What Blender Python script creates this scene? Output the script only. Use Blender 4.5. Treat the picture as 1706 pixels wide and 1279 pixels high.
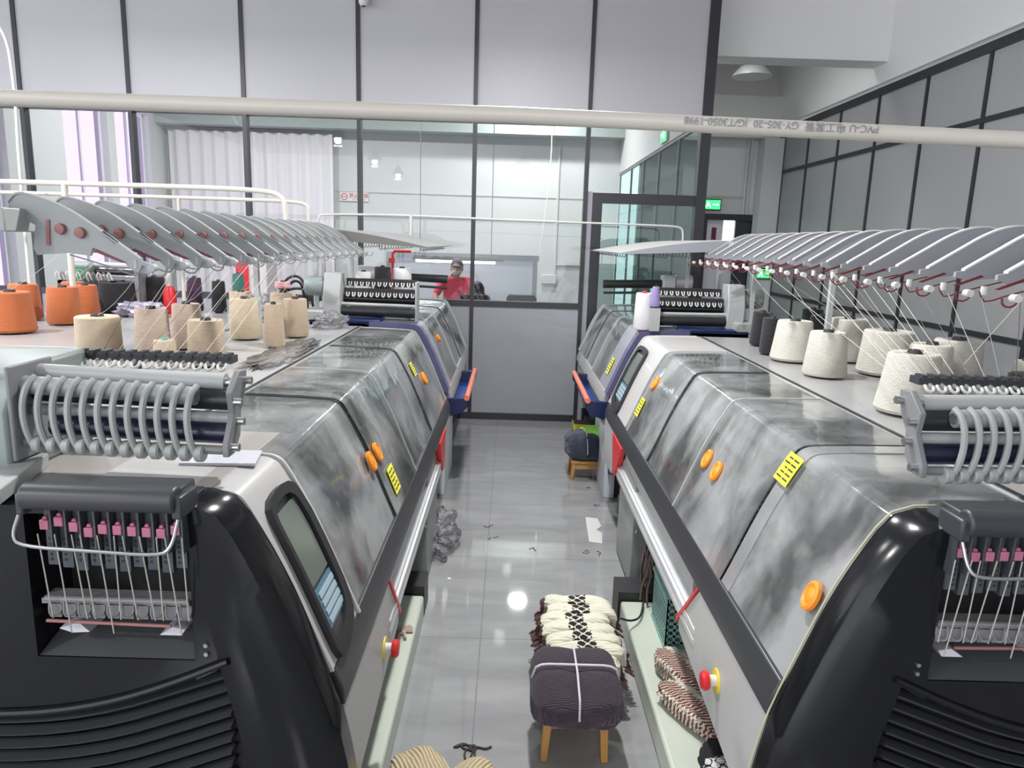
import bpy, bmesh, math, random
from mathutils import Vector, Matrix
random.seed(7)
sc = bpy.context.scene
for o in list(bpy.data.objects): bpy.data.objects.remove(o)
COL = sc.collection
PI = math.pi

# ------------------------------------------------------------------ camera
CAMH = 1.85
cd = bpy.data.cameras.new('camera'); cam = bpy.data.objects.new('camera', cd); COL.objects.link(cam)
pitch, roll, yaw = math.radians(11.15), math.radians(1.8), math.radians(0.40)
fw = Vector((math.sin(yaw)*math.cos(pitch), math.cos(yaw)*math.cos(pitch), -math.sin(pitch)))
r0 = Vector((math.cos(yaw), -math.sin(yaw), 0))
d0 = fw.cross(r0)
if d0.z > 0: d0 = -d0
Rr = r0*math.cos(roll) - d0*math.sin(roll)
Dd = d0*math.cos(roll) + r0*math.sin(roll)
M = Matrix(((Rr.x, -Dd.x, -fw.x, 0), (Rr.y, -Dd.y, -fw.y, 0), (Rr.z, -Dd.z, -fw.z, CAMH), (0, 0, 0, 1)))
cam.matrix_world = M
cd.sensor_width = 36; cd.lens = 36*1199/1706; cd.clip_start = .05; cd.clip_end = 200
sc.camera = cam

# ------------------------------------------------------------------ world, exposure, big lights
w = bpy.data.worlds.new('world'); sc.world = w; w.use_nodes = True
bg = w.node_tree.nodes['Background']; bg.inputs[0].default_value = (.90, .92, 1, 1); bg.inputs[1].default_value = 1.9
sc.view_settings.view_transform = 'Standard'; sc.view_settings.look = 'None'
sc.view_settings.gamma = 1; sc.view_settings.use_curve_mapping = False
sc.view_settings.exposure = 0.55
LAMP_POWER = 78
LAMPS = [(-3.75, -9.4), (-3.75, -5.3), (-3.75, -1.1), (-3.75, 3.1), (.26, -5.3), (.1, 3.1), (-3.75, 5.3), (.0, 5.3)]  # last two are unseen, added to brighten the far end of the hall

# ------------------------------------------------------------------ materials
MATS = {}
def nt(name):
    m = bpy.data.materials.new(name); m.use_nodes = True
    n = m.node_tree; b = n.nodes['Principled BSDF']
    return m, n, b
def mat(name, col, rough=.5, metal=0., spec=.5, noise=0., nscale=8., bump=0., bscale=60., coat=0., emit=None, estr=0., sheen=0.):
    if name in MATS: return MATS[name]
    m, n, b = nt(name)
    b.inputs['Base Color'].default_value = (*col, 1); b.inputs['Roughness'].default_value = rough
    b.inputs['Metallic'].default_value = metal; b.inputs['Specular IOR Level'].default_value = spec
    b.inputs['Coat Weight'].default_value = coat
    b.inputs['Sheen Weight'].default_value = sheen
    tc = n.nodes.new('ShaderNodeTexCoord')
    if noise:
        t = n.nodes.new('ShaderNodeTexNoise'); t.inputs['Scale'].default_value = nscale; t.inputs['Detail'].default_value = 6
        n.links.new(tc.outputs['Object'], t.inputs['Vector'])
        mx = n.nodes.new('ShaderNodeMixRGB'); mx.blend_type = 'MIX'
        mx.inputs[1].default_value = (*[c*(1-noise) for c in col], 1); mx.inputs[2].default_value = (*[min(1, c*(1+noise)) for c in col], 1)
        n.links.new(t.outputs['Fac'], mx.inputs[0]); n.links.new(mx.outputs[0], b.inputs['Base Color'])
    if bump:
        t2 = n.nodes.new('ShaderNodeTexNoise'); t2.inputs['Scale'].default_value = bscale; t2.inputs['Detail'].default_value = 4
        n.links.new(tc.outputs['Object'], t2.inputs['Vector'])
        bp = n.nodes.new('ShaderNodeBump'); bp.inputs['Strength'].default_value = bump; bp.inputs['Distance'].default_value = .01
        n.links.new(t2.outputs['Fac'], bp.inputs['Height']); n.links.new(bp.outputs[0], b.inputs['Normal'])
    if emit:
        b.inputs['Emission Color'].default_value = (*emit, 1); b.inputs['Emission Strength'].default_value = estr
    MATS[name] = m
    return m
def ramp(n, fac, stops):
    r = n.nodes.new('ShaderNodeValToRGB')
    while len(r.color_ramp.elements) < len(stops): r.color_ramp.elements.new(.5)
    for e, (p, c) in zip(r.color_ramp.elements, stops): e.position = p; e.color = (*c, 1) if len(c) == 3 else c
    n.links.new(fac, r.inputs[0]); return r.outputs[0]

def cover_mat(name, tint, lo, hi, rough=.13, haze=(.40, .415, .41), seed=0., lines=False):
    # dusty clear acrylic: transparent mixed with a hazy glossy coat
    m, n, b = nt(name); out = n.nodes['Material Output']
    b.inputs['Base Color'].default_value = (*haze, 1); b.inputs['Roughness'].default_value = rough
    b.inputs['Specular IOR Level'].default_value = .8
    tr = n.nodes.new('ShaderNodeBsdfTransparent'); tr.inputs[0].default_value = (*tint, 1)
    tc = n.nodes.new('ShaderNodeTexCoord')
    mp = n.nodes.new('ShaderNodeMapping'); mp.inputs['Location'].default_value = (seed, seed*2, seed); mp.inputs['Scale'].default_value = (1.2, 1.6, 1.3)
    n.links.new(tc.outputs['Object'], mp.inputs[0])
    t = n.nodes.new('ShaderNodeTexNoise'); t.inputs['Scale'].default_value = 2.1; t.inputs['Detail'].default_value = 7; t.inputs['Roughness'].default_value = .55; t.inputs['Distortion'].default_value = .5
    n.links.new(mp.outputs[0], t.inputs['Vector'])
    mr = n.nodes.new('ShaderNodeMapRange'); mr.inputs[1].default_value = .38; mr.inputs[2].default_value = .64; mr.inputs[3].default_value = lo; mr.inputs[4].default_value = hi
    n.links.new(t.outputs['Fac'], mr.inputs[0])
    mx = n.nodes.new('ShaderNodeMixShader')
    n.links.new(mr.outputs[0], mx.inputs[0]); n.links.new(tr.outputs[0], mx.inputs[1]); n.links.new(b.outputs[0], mx.inputs[2])
    gl = n.nodes.new('ShaderNodeBsdfGlossy'); gl.inputs['Roughness'].default_value = .06
    lw = n.nodes.new('ShaderNodeFresnel'); lw.inputs['IOR'].default_value = 1.4
    geo = n.nodes.new('ShaderNodeNewGeometry')
    nb = n.nodes.new('ShaderNodeTexNoise'); nb.inputs['Scale'].default_value = 5; n.links.new(tc.outputs['Object'], nb.inputs['Vector'])
    bp = n.nodes.new('ShaderNodeBump'); bp.inputs['Strength'].default_value = .25; bp.inputs['Distance'].default_value = .02
    n.links.new(nb.outputs['Fac'], bp.inputs['Height']); n.links.new(bp.outputs[0], gl.inputs['Normal']); n.links.new(bp.outputs[0], b.inputs['Normal'])
    mx2 = n.nodes.new('ShaderNodeMixShader'); n.links.new(lw.outputs[0], mx2.inputs[0]); n.links.new(mx.outputs[0], mx2.inputs[1]); n.links.new(gl.outputs[0], mx2.inputs[2])
    n.links.new(mx2.outputs[0], out.inputs[0])
    MATS[name] = m; return m
def glass_mat(name, tint, refl=.10, rough=0.0):
    m, n, b = nt(name); out = n.nodes['Material Output']; n.nodes.remove(b)
    tr = n.nodes.new('ShaderNodeBsdfTransparent'); tr.inputs[0].default_value = (*tint, 1)
    gl = n.nodes.new('ShaderNodeBsdfGlossy'); gl.inputs['Roughness'].default_value = rough
    mx = n.nodes.new('ShaderNodeMixShader'); mx.inputs[0].default_value = refl
    n.links.new(tr.outputs[0], mx.inputs[1]); n.links.new(gl.outputs[0], mx.inputs[2]); n.links.new(mx.outputs[0], out.inputs[0])
    MATS[name] = m; return m
def floor_mat():
    m, n, b = nt('polished_tile'); tc = n.nodes.new('ShaderNodeTexCoord')
    mp = n.nodes.new('ShaderNodeMapping'); mp.inputs['Scale'].default_value = (.8, 2.6, 1); n.links.new(tc.outputs['Object'], mp.inputs[0])
    t = n.nodes.new('ShaderNodeTexNoise'); t.inputs['Scale'].default_value = 2.2; t.inputs['Detail'].default_value = 9; t.inputs['Distortion'].default_value = 1.2
    n.links.new(mp.outputs[0], t.inputs['Vector'])
    c = ramp(n, t.outputs['Fac'], [(.25, (.245, .245, .25)), (.5, (.285, .287, .288)), (.72, (.33, .332, .33))])
    br = n.nodes.new('ShaderNodeTexBrick'); br.offset = 0.0; br.inputs['Scale'].default_value = 1
    mp2 = n.nodes.new('ShaderNodeMapping'); mp2.inputs['Location'].default_value = (.09, .48, 0); n.links.new(tc.outputs['Object'], mp2.inputs[0])
    n.links.new(mp2.outputs[0], br.inputs['Vector'])
    br.inputs['Brick Width'].default_value = .9; br.inputs['Row Height'].default_value = .9; br.inputs['Mortar Size'].default_value = .003; br.inputs['Mortar Smooth'].default_value = 0
    n.links.new(c, br.inputs['Color1']); n.links.new(c, br.inputs['Color2']); br.inputs['Mortar'].default_value = (.21, .21, .21, 1)
    n.links.new(br.outputs['Color'], b.inputs['Base Color'])
    b.inputs['Roughness'].default_value = .035; b.inputs['Specular IOR Level'].default_value = .6
    MATS['floor'] = m; return m
def yarn_mat(name, col, var=.12, scale=1.):
    m, n, b = nt(name); tc = n.nodes.new('ShaderNodeTexCoord')
    wv = n.nodes.new('ShaderNodeTexWave'); wv.bands_direction = 'Z'; wv.inputs['Scale'].default_value = 28*scale; wv.inputs['Distortion'].default_value = 5; wv.inputs['Detail'].default_value = 3; wv.inputs['Detail Scale'].default_value = 2.5
    n.links.new(tc.outputs['Object'], wv.inputs['Vector'])
    c = ramp(n, wv.outputs['Fac'], [(0, tuple(x*(1-var) for x in col)), (1, tuple(min(1, x*(1+var)) for x in col))])
    n.links.new(c, b.inputs['Base Color']); b.inputs['Roughness'].default_value = .9; b.inputs['Sheen Weight'].default_value = .15
    bp = n.nodes.new('ShaderNodeBump'); bp.inputs['Strength'].default_value = .6; bp.inputs['Distance'].default_value = .004
    n.links.new(wv.outputs['Fac'], bp.inputs['Height']); n.links.new(bp.outputs[0], b.inputs['Normal'])
    MATS[name] = m; return m
def knit_mat(name, col, axis='X', scale=22, var=.25):
    m, n, b = nt(name); tc = n.nodes.new('ShaderNodeTexCoord')
    wv = n.nodes.new('ShaderNodeTexWave'); wv.bands_direction = axis; wv.inputs['Scale'].default_value = scale; wv.inputs['Distortion'].default_value = 1.5; wv.inputs['Detail'].default_value = 2
    n.links.new(tc.outputs['Object'], wv.inputs['Vector'])
    c = ramp(n, wv.outputs['Fac'], [(0, tuple(x*(1-var) for x in col)), (1, tuple(min(1, x*(1+var)) for x in col))])
    n.links.new(c, b.inputs['Base Color']); b.inputs['Roughness'].default_value = .95; b.inputs['Sheen Weight'].default_value = .2
    bp = n.nodes.new('ShaderNodeBump'); bp.inputs['Strength'].default_value = .8; bp.inputs['Distance'].default_value = .006
    n.links.new(wv.outputs['Fac'], bp.inputs['Height']); n.links.new(bp.outputs[0], b.inputs['Normal'])
    MATS[name] = m; return m
def motif_mat(name, ground, motif, edge, band=(.40, .60), edges=(.10, .90), freq=46., axis=0, zig=False):
    # knitted cloth with a checker/diamond motif band across it and coloured ends (generated coordinates)
    m, n, b = nt(name); tc = n.nodes.new('ShaderNodeTexCoord')
    sp = n.nodes.new('ShaderNodeSeparateXYZ'); n.links.new(tc.outputs['Generated'], sp.inputs[0])
    ob = n.nodes.new('ShaderNodeSeparateXYZ'); n.links.new(tc.outputs['Object'], ob.inputs[0])
    def mth(op, a, c=None, d=None):
        q = n.nodes.new('ShaderNodeMath'); q.operation = op
        for i, v in enumerate((a, c, d)):
            if v is None: continue
            if isinstance(v, (int, float)): q.inputs[i].default_value = v
            else: n.links.new(v, q.inputs[i])
        return q.outputs[0]
    u = sp.outputs[axis]; ox = ob.outputs[0]; oy = ob.outputs[1]; oz = ob.outputs[2]
    no = n.nodes.new('ShaderNodeTexNoise'); no.inputs['Scale'].default_value = 40; n.links.new(tc.outputs['Object'], no.inputs['Vector'])
    s2 = mth('ADD', oy, oz)
    a = mth('SINE', mth('MULTIPLY', mth('ADD', ox, s2), freq)); c2 = mth('SINE', mth('MULTIPLY', mth('SUBTRACT', ox, s2), freq))
    dia = mth('MULTIPLY', a, c2)
    jag = mth('MULTIPLY', mth('SUBTRACT', no.outputs['Fac'], .5), 1.6)
    mot = mth('GREATER_THAN', mth('ABSOLUTE', mth('ADD', dia, jag)), .20)
    un = mth('ADD', u, mth('MULTIPLY', mth('SUBTRACT', no.outputs['Fac'], .5), .10)) if not zig else mth('ADD', u, mth('MULTIPLY', mth('SINE', mth('MULTIPLY', oy, 320)), .05))
    if zig: mot = mth('GREATER_THAN', mth('SINE', mth('MULTIPLY', mth('ADD', oy, mth('MULTIPLY', ox, .6)), 420)), -.55)
    inb = mth('MULTIPLY', mth('GREATER_THAN', un, band[0]), mth('LESS_THAN', un, band[1]))
    fac = mth('MULTIPLY', mot, inb)
    m1 = n.nodes.new('ShaderNodeMixRGB'); m1.inputs[1].default_value = (*ground, 1); m1.inputs[2].default_value = (*motif, 1); n.links.new(fac, m1.inputs[0])
    ed = mth('MAXIMUM', mth('LESS_THAN', un, edges[0]), mth('GREATER_THAN', un, edges[1]))
    m2 = n.nodes.new('ShaderNodeMixRGB'); n.links.new(ed, m2.inputs[0]); n.links.new(m1.outputs[0], m2.inputs[1]); m2.inputs[2].default_value = (*edge, 1)
    n.links.new(m2.outputs[0], b.inputs['Base Color']); b.inputs['Roughness'].default_value = .95
    wv = n.nodes.new('ShaderNodeTexWave'); wv.bands_direction = 'Y'; wv.inputs['Scale'].default_value = 30; n.links.new(tc.outputs['Object'], wv.inputs['Vector'])
    bp = n.nodes.new('ShaderNodeBump'); bp.inputs['Strength'].default_value = .5; bp.inputs['Distance'].default_value = .005
    n.links.new(wv.outputs['Fac'], bp.inputs['Height']); n.links.new(bp.outputs[0], b.inputs['Normal'])
    MATS[name] = m; return m

panel_m = mat('partition_panel', (.47, .465, .485), .42, spec=.4, noise=.05, nscale=1.2)
panel_low = mat('partition_panel_low', (.33, .335, .365), .4, spec=.4, noise=.05, nscale=1.5)
rwall_m = mat('side_panel', (.38, .38, .385), .45, spec=.4, noise=.06, nscale=1.0)
beam_m = mat('beam_white', (.86, .855, .84), .8)
white_wall = mat('white_wall', (.60, .60, .59), .8, noise=.03, nscale=1.5)
grey_wall = mat('corridor_wall', (.66, .66, .65), .8, noise=.05, nscale=1.5)
ceil_m = mat('ceiling_paint', (.62, .62, .62), .9)
trim_m = mat('dark_trim', (.028, .028, .034), .4)
glass_m = glass_mat('clear_glass', (.86, .885, .88), .032)
gglass_m = glass_mat('green_glass', (.70, .78, .76), .10)
fl_m = floor_mat()
black_m = mat('black_abs', (.007, .0075, .009), .18, spec=.35)
blackmat_m = mat('matt_black', (.018, .018, .02), .45)
recess_m = mat('recess_black', (.018, .019, .022), .45, spec=.3)
dgrey_m = mat('dark_grey_plastic', (.040, .042, .048), .4)
mgrey_m = mat('mid_grey_plastic', (.20, .205, .21), .45)
module_m = mat('module_grey', (.06, .07, .08), .5)
lgrey_m = mat('light_grey_paint', (.38, .39, .385), .4, noise=.04)
greengrey_m = mat('green_grey_paint', (.22, .26, .245), .4, noise=.04)
base_m = mat('pale_green_paint', (.50, .54, .46), .35, noise=.05)
white_m = mat('white_abs', (.50, .49, .475), .3, coat=.2)
skirt_m = mat('skirt_grey', (.43, .43, .42), .4)
strip_m = mat('strip_charcoal', (.035, .036, .04), .35)
table_m = mat('worktop', (.33, .33, .33), .25, noise=.10, nscale=3.5)
table2_m = mat('worktop_wood', (.36, .335, .315), .32, noise=.12, nscale=4.)
alu_m = mat('aluminium', (.66, .67, .68), .3, metal=.45)
steel_m = mat('steel', (.45, .46, .47), .3, metal=.9)
arm_m = mat('arm_paint', (.30, .315, .315), .4)
armr_m = mat('arm_paint_lilac', (.30, .30, .33), .4)
fing_m = mat('finger_grey', (.36, .38, .37), .4)
farm_m = mat('far_arm_grey', (.15, .145, .135), .5)
wplas_m = mat('white_plastic', (.60, .60, .58), .4)
pvc_m = mat('pvc_cream', (.56, .53, .47), .35, noise=.04, nscale=6)
pvcw_m = mat('pvc_white', (.62, .61, .57), .4)
pink_m = mat('pink_plastic', (.45, .15, .22), .45)
pinkd_m = mat('dusty_pink_plastic', (.30, .13, .12), .5)
red_m = mat('red_plastic', (.62, .02, .025), .35)
redd_m = mat('dark_red_paint', (.16, .02, .024), .45)
orange_m = mat('orange_plastic', (.90, .28, .02), .35)
yel_m = mat('yellow_sticker', (.82, .78, .05), .5)
yring_m = mat('yellow_plastic', (.75, .6, .05), .4)
ink_m = mat('black_ink', (.02, .02, .02), .6)
inkg_m = mat('grey_ink', (.25, .25, .27), .6)
blue_m = mat('blue_plastic', (.005, .04, .22), .35)
navy_m = mat('navy_plastic', (.008, .016, .07), .35)
coral_m = mat('coral_rod', (.72, .19, .11), .4)
purple_m = mat('purple_trim', (.10, .10, .19), .3, coat=.2)
roll_m = mat('rubber_roller', (.015, .016, .018), .35)
rollb_m = mat('navy_roller', (.012, .012, .04), .28)
screen_m = mat('lcd_screen', (.13, .155, .13), .15, noise=.2, nscale=5)
key_m = mat('keypad_blue', (.10, .20, .28), .5)
key2_m = mat('keypad_key', (.38, .47, .52), .5)
paper_m = mat('paper', (.55, .55, .60), .7)
inter_m = mat('machine_inside', (.10, .105, .11), .4, noise=.25, nscale=5)
needle_m = mat('needle_bed', (.28, .29, .30), .35, metal=.6)
wood_m = mat('stool_wood', (.45, .24, .07), .5, noise=.2, nscale=12)
cab_m = mat('cabinet_grey', (.26, .27, .265), .4, noise=.08)
mint_m = mat('mint_plastic', (.20, .36, .33), .45)
green_e = mat('exit_green', (.02, .5, .12), .5, emit=(.05, 1, .2), estr=1.3)
white_e = mat('exit_white', (.9, .9, .9), .5, emit=(.9, 1, .9), estr=1.4)
tube_e = mat('tube_glow', (1, 1, 1), .5, emit=(.85, .95, 1), estr=6)
lamp_e = mat('lamp_glow', (1, 1, 1), .5, emit=(1, 1, 1), estr=45)
cable_m = mat('black_cable', (.012, .012, .012), .5)
cov_a = cover_mat('dusty_cover_a', (.80, .83, .81), .24, .84, seed=1.3)
cov_b = cover_mat('dusty_cover_b', (.78, .83, .80), .18, .78, seed=5.1)
cov_c = cover_mat('dusty_cover_c', (.80, .81, .83), .22, .82, seed=9.7)
cov_d = cover_mat('dusty_cover_d', (.85, .87, .86), .30, .75, haze=(.52, .55, .54), seed=7.7)
haze_band = cover_mat('hazy_band', (.8, .8, .8), .72, .92, haze=(.36, .37, .37), seed=4)
plas_m = cover_mat('clear_plastic_film', (.93, .93, .94), .03, .28, rough=.12, haze=(.7, .7, .72), seed=3)
y_beige = yarn_mat('beige_yarn', (.52, .42, .30), .07, 2.); y_tan = yarn_mat('tan_yarn', (.43, .33, .235), .07, 2.); y_pinkb = yarn_mat('rosy_beige_yarn', (.47, .36, .28), .07, 2.)
y_white = yarn_mat('white_yarn', (.56, .54, .47), .05, 2.); y_orange = yarn_mat('orange_yarn', (.46, .12, .035), .06, 2.); y_black = yarn_mat('black_yarn', (.012, .012, .015), .3)
y_purple = yarn_mat('purple_yarn', (.28, .22, .45)); y_dpurple = yarn_mat('dark_purple_yarn', (.05, .02, .05)); y_teal = yarn_mat('teal_yarn', (.04, .13, .12)); y_cream = yarn_mat('cream_yarn', (.6, .55, .42))
strand_m = mat('yarn_strand', (.45, .42, .37), .9); strandd_m = mat('dark_strand', (.16, .13, .12), .9); strandp_m = mat('pink_strand', (.5, .22, .24), .9)

# ------------------------------------------------------------------ mesh builder
class MB:
    def __init__(s): s.v = []; s.f = []; s.mi = []; s.cur = 0
    def add(s, vs, fs):
        k = len(s.v); s.v += [tuple(p) for p in vs]; s.f += [tuple(i+k for i in f) for f in fs]; s.mi += [s.cur]*len(fs); return s
    def box(s, x0, x1, y0, y1, z0, z1):
        v = [(x, y, z) for x in (x0, x1) for y in (y0, y1) for z in (z0, z1)]
        return s.add(v, [(0, 1, 3, 2), (4, 6, 7, 5), (0, 4, 5, 1), (2, 3, 7, 6), (0, 2, 6, 4), (1, 5, 7, 3)])
    def prism(s, poly, a, b, ax='y'):
        n = len(poly)
        def P(p, t): return (p[0], t, p[1]) if ax == 'y' else ((t, p[0], p[1]) if ax == 'x' else (p[0], p[1], t))
        v = [P(p, a) for p in poly] + [P(p, b) for p in poly]
        return s.add(v, [tuple(range(n)), tuple(range(2*n-1, n-1, -1))] + [(i, (i+1) % n, n+(i+1) % n, n+i) for i in range(n)])
    def tube(s, pts, r, n=8, closed=False):
        pts = [Vector(p) for p in pts]; m = len(pts); rr = r if isinstance(r, (list, tuple)) else [r]*m
        t0 = (pts[1]-pts[0]).normalized(); up = Vector((0, 0, 1)) if abs(t0.z) < .9 else Vector((1, 0, 0))
        nx = t0.cross(up).normalized(); vs = []
        for i, p in enumerate(pts):
            if i == 0: t = t0
            elif i == m-1: t = (pts[i]-pts[i-1]).normalized()
            else: t = ((pts[i+1]-pts[i]).normalized() + (pts[i]-pts[i-1]).normalized()); t = t.normalized() if t.length > 1e-6 else t0
            nx = (nx - t*nx.dot(t)); nx = nx.normalized() if nx.length > 1e-6 else t.orthogonal().normalized()
            ny = t.cross(nx)
            for k in range(n):
                a = 2*PI*k/n; vs.append(p + (nx*math.cos(a)+ny*math.sin(a))*rr[i])
        fs = [(i*n+k, i*n+(k+1) % n, (i+1)*n+(k+1) % n, (i+1)*n+k) for i in range(m-1) for k in range(n)]
        fs += [tuple(range(n-1, -1, -1)), tuple((m-1)*n+k for k in range(n))]
        return s.add(vs, fs)
    def cyl(s, p0, p1, r, n=16): return s.tube([p0, p1], r, n)
    def lathe(s, prof, c=(0, 0, 0), n=24, ax='z'):
        vs = []
        for r, h in prof:
            for k in range(n):
                a = 2*PI*k/n; x, y = r*math.cos(a), r*math.sin(a)
                q = (x, y, h) if ax == 'z' else ((x, h, y) if ax == 'y' else (h, x, y))
                vs.append((c[0]+q[0], c[1]+q[1], c[2]+q[2]))
        m = len(prof)
        fs = [(i*n+k, i*n+(k+1) % n, (i+1)*n+(k+1) % n, (i+1)*n+k) for i in range(m-1) for k in range(n)]
        fs += [tuple(range(n-1, -1, -1)), tuple((m-1)*n+k for k in range(n))]
        return s.add(vs, fs)
    def sheet(s, prof, a, b, th, ny=1):
        # profile in (x,z) swept along y, with thickness th on the inner side
        P = [Vector((p[0], p[1])) for p in prof]; N = []
        for i in range(len(P)):
            t = (P[min(i+1, len(P)-1)]-P[max(i-1, 0)]).normalized(); N.append(Vector((-t.y, t.x)))
        loop = [(p.x, p.y) for p in P] + [((p+q*th).x, (p+q*th).y) for p, q in reversed(list(zip(P, N)))]
        k = len(loop); m = len(P); vs = []
        for j in range(ny+1):
            y = a+(b-a)*j/ny; vs += [(q[0], y, q[1]) for q in loop]
        fs = [(j*k+i, j*k+(i+1) % k, (j+1)*k+(i+1) % k, (j+1)*k+i) for j in range(ny) for i in range(k)]
        for base in (0, ny*k):
            fs += [(base+i, base+i+1, base+k-2-i, base+k-1-i) for i in range(m-1)]
        return s.add(vs, fs)
    def build(s, name, mats, parent=None, xf=None, bev=0, smooth=True, origin=None):
        me = bpy.data.meshes.new(name)
        v = [xf(*p) for p in s.v] if xf else s.v
        if origin: v = [(p[0]-origin[0], p[1]-origin[1], p[2]-origin[2]) for p in v]
        me.from_pydata(v, [], s.f)
        mats = mats if isinstance(mats, (list, tuple)) else [mats]
        for m in mats: me.materials.append(m)
        for p, i in zip(me.polygons, s.mi): p.material_index = i
        bm = bmesh.new(); bm.from_mesh(me); bmesh.ops.recalc_face_normals(bm, faces=bm.faces); bm.to_mesh(me); bm.free()
        if smooth:
            for p in me.polygons: p.use_smooth = True
            me.set_sharp_from_angle(angle=math.radians(38))
        o = bpy.data.objects.new(name, me); COL.objects.link(o)
        if origin: o.location = origin
        if parent: o.parent = parent
        if bev:
            b = o.modifiers.new('bevel', 'BEVEL'); b.width = bev; b.segments = 2; b.limit_method = 'ANGLE'; b.angle_limit = math.radians(40)
        return o
def smoothpath(pts, it=2):
    pts = [tuple(p) for p in pts]
    for _ in range(it):
        q = [pts[0]]
        for a, b in zip(pts[:-1], pts[1:]):
            q.append(tuple(x*.75+y*.25 for x, y in zip(a, b))); q.append(tuple(x*.25+y*.75 for x, y in zip(a, b)))
        q.append(pts[-1]); pts = q
    return pts
def empty(name, loc=(0, 0, 0), rz=0):
    o = bpy.data.objects.new(name, None); COL.objects.link(o); o.location = loc; o.rotation_euler = (0, 0, rz); o.empty_display_size = .1; return o
def tag(o, label, cat, group=None, kind=None):
    if label: o['label'] = label
    if cat: o['category'] = cat
    if group: o['group'] = group
    if kind: o['kind'] = kind
    return o
def struct(name, mb, m, label=None, **k):
    o = mb.build(name, m, **k); o['kind'] = 'structure'
    if label: o['label'] = label
    return o
def copy_tree(o, parent=None):
    c = o.copy(); COL.objects.link(c)
    if parent: c.parent = parent
    for ch in list(o.children): copy_tree(ch, c)
    return c
def text_mesh(name, body, size, m, mw, parent=None, align='CENTER', extrude=.0008):
    cu = bpy.data.curves.new(name, 'FONT'); cu.body = body; cu.size = size; cu.extrude = extrude; cu.align_x = align; cu.align_y = 'CENTER'
    t = bpy.data.objects.new(name, cu); COL.objects.link(t)
    dg = bpy.context.evaluated_depsgraph_get(); me = bpy.data.meshes.new_from_object(t.evaluated_get(dg))
    bpy.data.objects.remove(t); me.materials.clear(); me.materials.append(m)
    me.transform(mw)
    o = bpy.data.objects.new(name, me); COL.objects.link(o)
    if parent: o.parent = parent
    return o

# ------------------------------------------------------------------ the room
WY = 7.43          # partition plane
def S(): return MB()
struct('floor', S().box(-9, 4.6, -12, 16, -.1, 0), fl_m, 'grey polished stone tile floor')
struct('ceiling', S().box(-9, 4.6, -12, 16, 4.7, 4.8), ceil_m, 'white ceiling above the hall')
# partition wall
mull = [-7.03, -5.9, -4.82, -3.765, -2.65, -1.53, -.39, .73, 1.87]
GZ0, GZ1 = 1.22, 3.02
for i in range(len(mull)-1):
    a, b = mull[i], mull[i+1]
    if i < 0: continue
    struct('wall_front_upper', S().box(a+.012, b-.012, WY, WY+.06, GZ1, 4.7), panel_m, 'grey upper partition panel between dark mullions')
    if i < 7:
        struct('wall_front_lower', S().box(a+.012, b-.012, WY, WY+.06, 0, GZ0), panel_low, 'blue grey lower partition panel under the glass')
        struct('window_%d' % (i+1), S().box(a+.012, b-.012, WY+.025, WY+.033, GZ0, GZ1), glass_m, 'clear glass pane of the office partition')
for i, x in enumerate(mull[:-1]):
    struct('trim_%d' % (i+1), S().box(x-.02, x+.02, WY-.015, WY+.075, 0, 4.7), trim_m, 'dark vertical mullion of the partition')
struct('trim_20', S().box(1.83, 1.93, WY-.03, WY+.10, 0, 4.7), trim_m, 'thick dark corner post of the partition')
struct('trim_21', S().box(-7.03, .73, WY-.012, WY+.07, GZ0-.03, GZ0+.03), trim_m, 'dark sill rail of the partition')
struct('trim_22', S().box(-7.03, 1.87, WY-.012, WY+.07, GZ1-.03, GZ1+.03), trim_m, 'dark head rail of the partition glass')
struct('baseboard_front', S().box(-7.03, .73, WY-.02, WY+.07, 0, .07), trim_m, 'dark bottom rail of the partition')
# glass door bay between the last mullion and the post
struct('window_9', S().box(.745, 1.85, WY+.025, WY+.033, 2.37, GZ1), glass_m, 'glass light above the glass door')
d = empty('door_1', (0, 0, 0)); tag(d, 'dark framed glass door beside the corner post', 'door', kind='structure')
S().box(.80, .90, WY-.01, WY+.07, 0, 2.36).box(.90, 1.83, WY-.01, WY+.07, 2.26, 2.36).box(.90, 1.83, WY, WY+.06, 0, .12).build('door_frame', trim_m, d)
S().box(.90, 1.83, WY+.022, WY+.034, .12, 2.26).build('door_glass', gglass_m, d)
S().cyl((1.70, WY-.05, .95), (1.70, WY-.05, 1.25), .012).box(1.69, 1.71, WY-.05, WY+.022, .97, .99).box(1.69, 1.71, WY-.05, WY+.022, 1.21, 1.23).build('door_handle', steel_m, d)
struct('wall_front_jamb', S().box(.745, .80, WY, WY+.06, 0, 2.37), panel_low, 'narrow panel beside the glass door')
# office side partition, x = 1.87, from the post to the far wall
struct('wall_office_side', S().box(1.85, 1.89, WY+.10, 13, 3.07, 4.7), white_wall, 'white upper panels of the office side wall')
ys = [WY+.10, 8.5, 9.6, 10.7, 11.8, 13]
for i in range(5):
    struct('window_%d' % (10+i), S().box(1.866, 1.874, ys[i], ys[i+1], .05, 3.05), gglass_m, 'green tinted glass pane of the office side wall')
    struct('trim_%d' % (30+i), S().box(1.855, 1.885, ys[i+1]-.015, ys[i+1]+.015, 0, 4.7), mat('side_mullion', (.22, .23, .235), .4), 'slim mullion of the office side wall')
struct('trim_36', S().box(1.85, 1.89, WY+.1, 13, 3.04, 3.08), mgrey_m, 'head rail of the office side glass')
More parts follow.
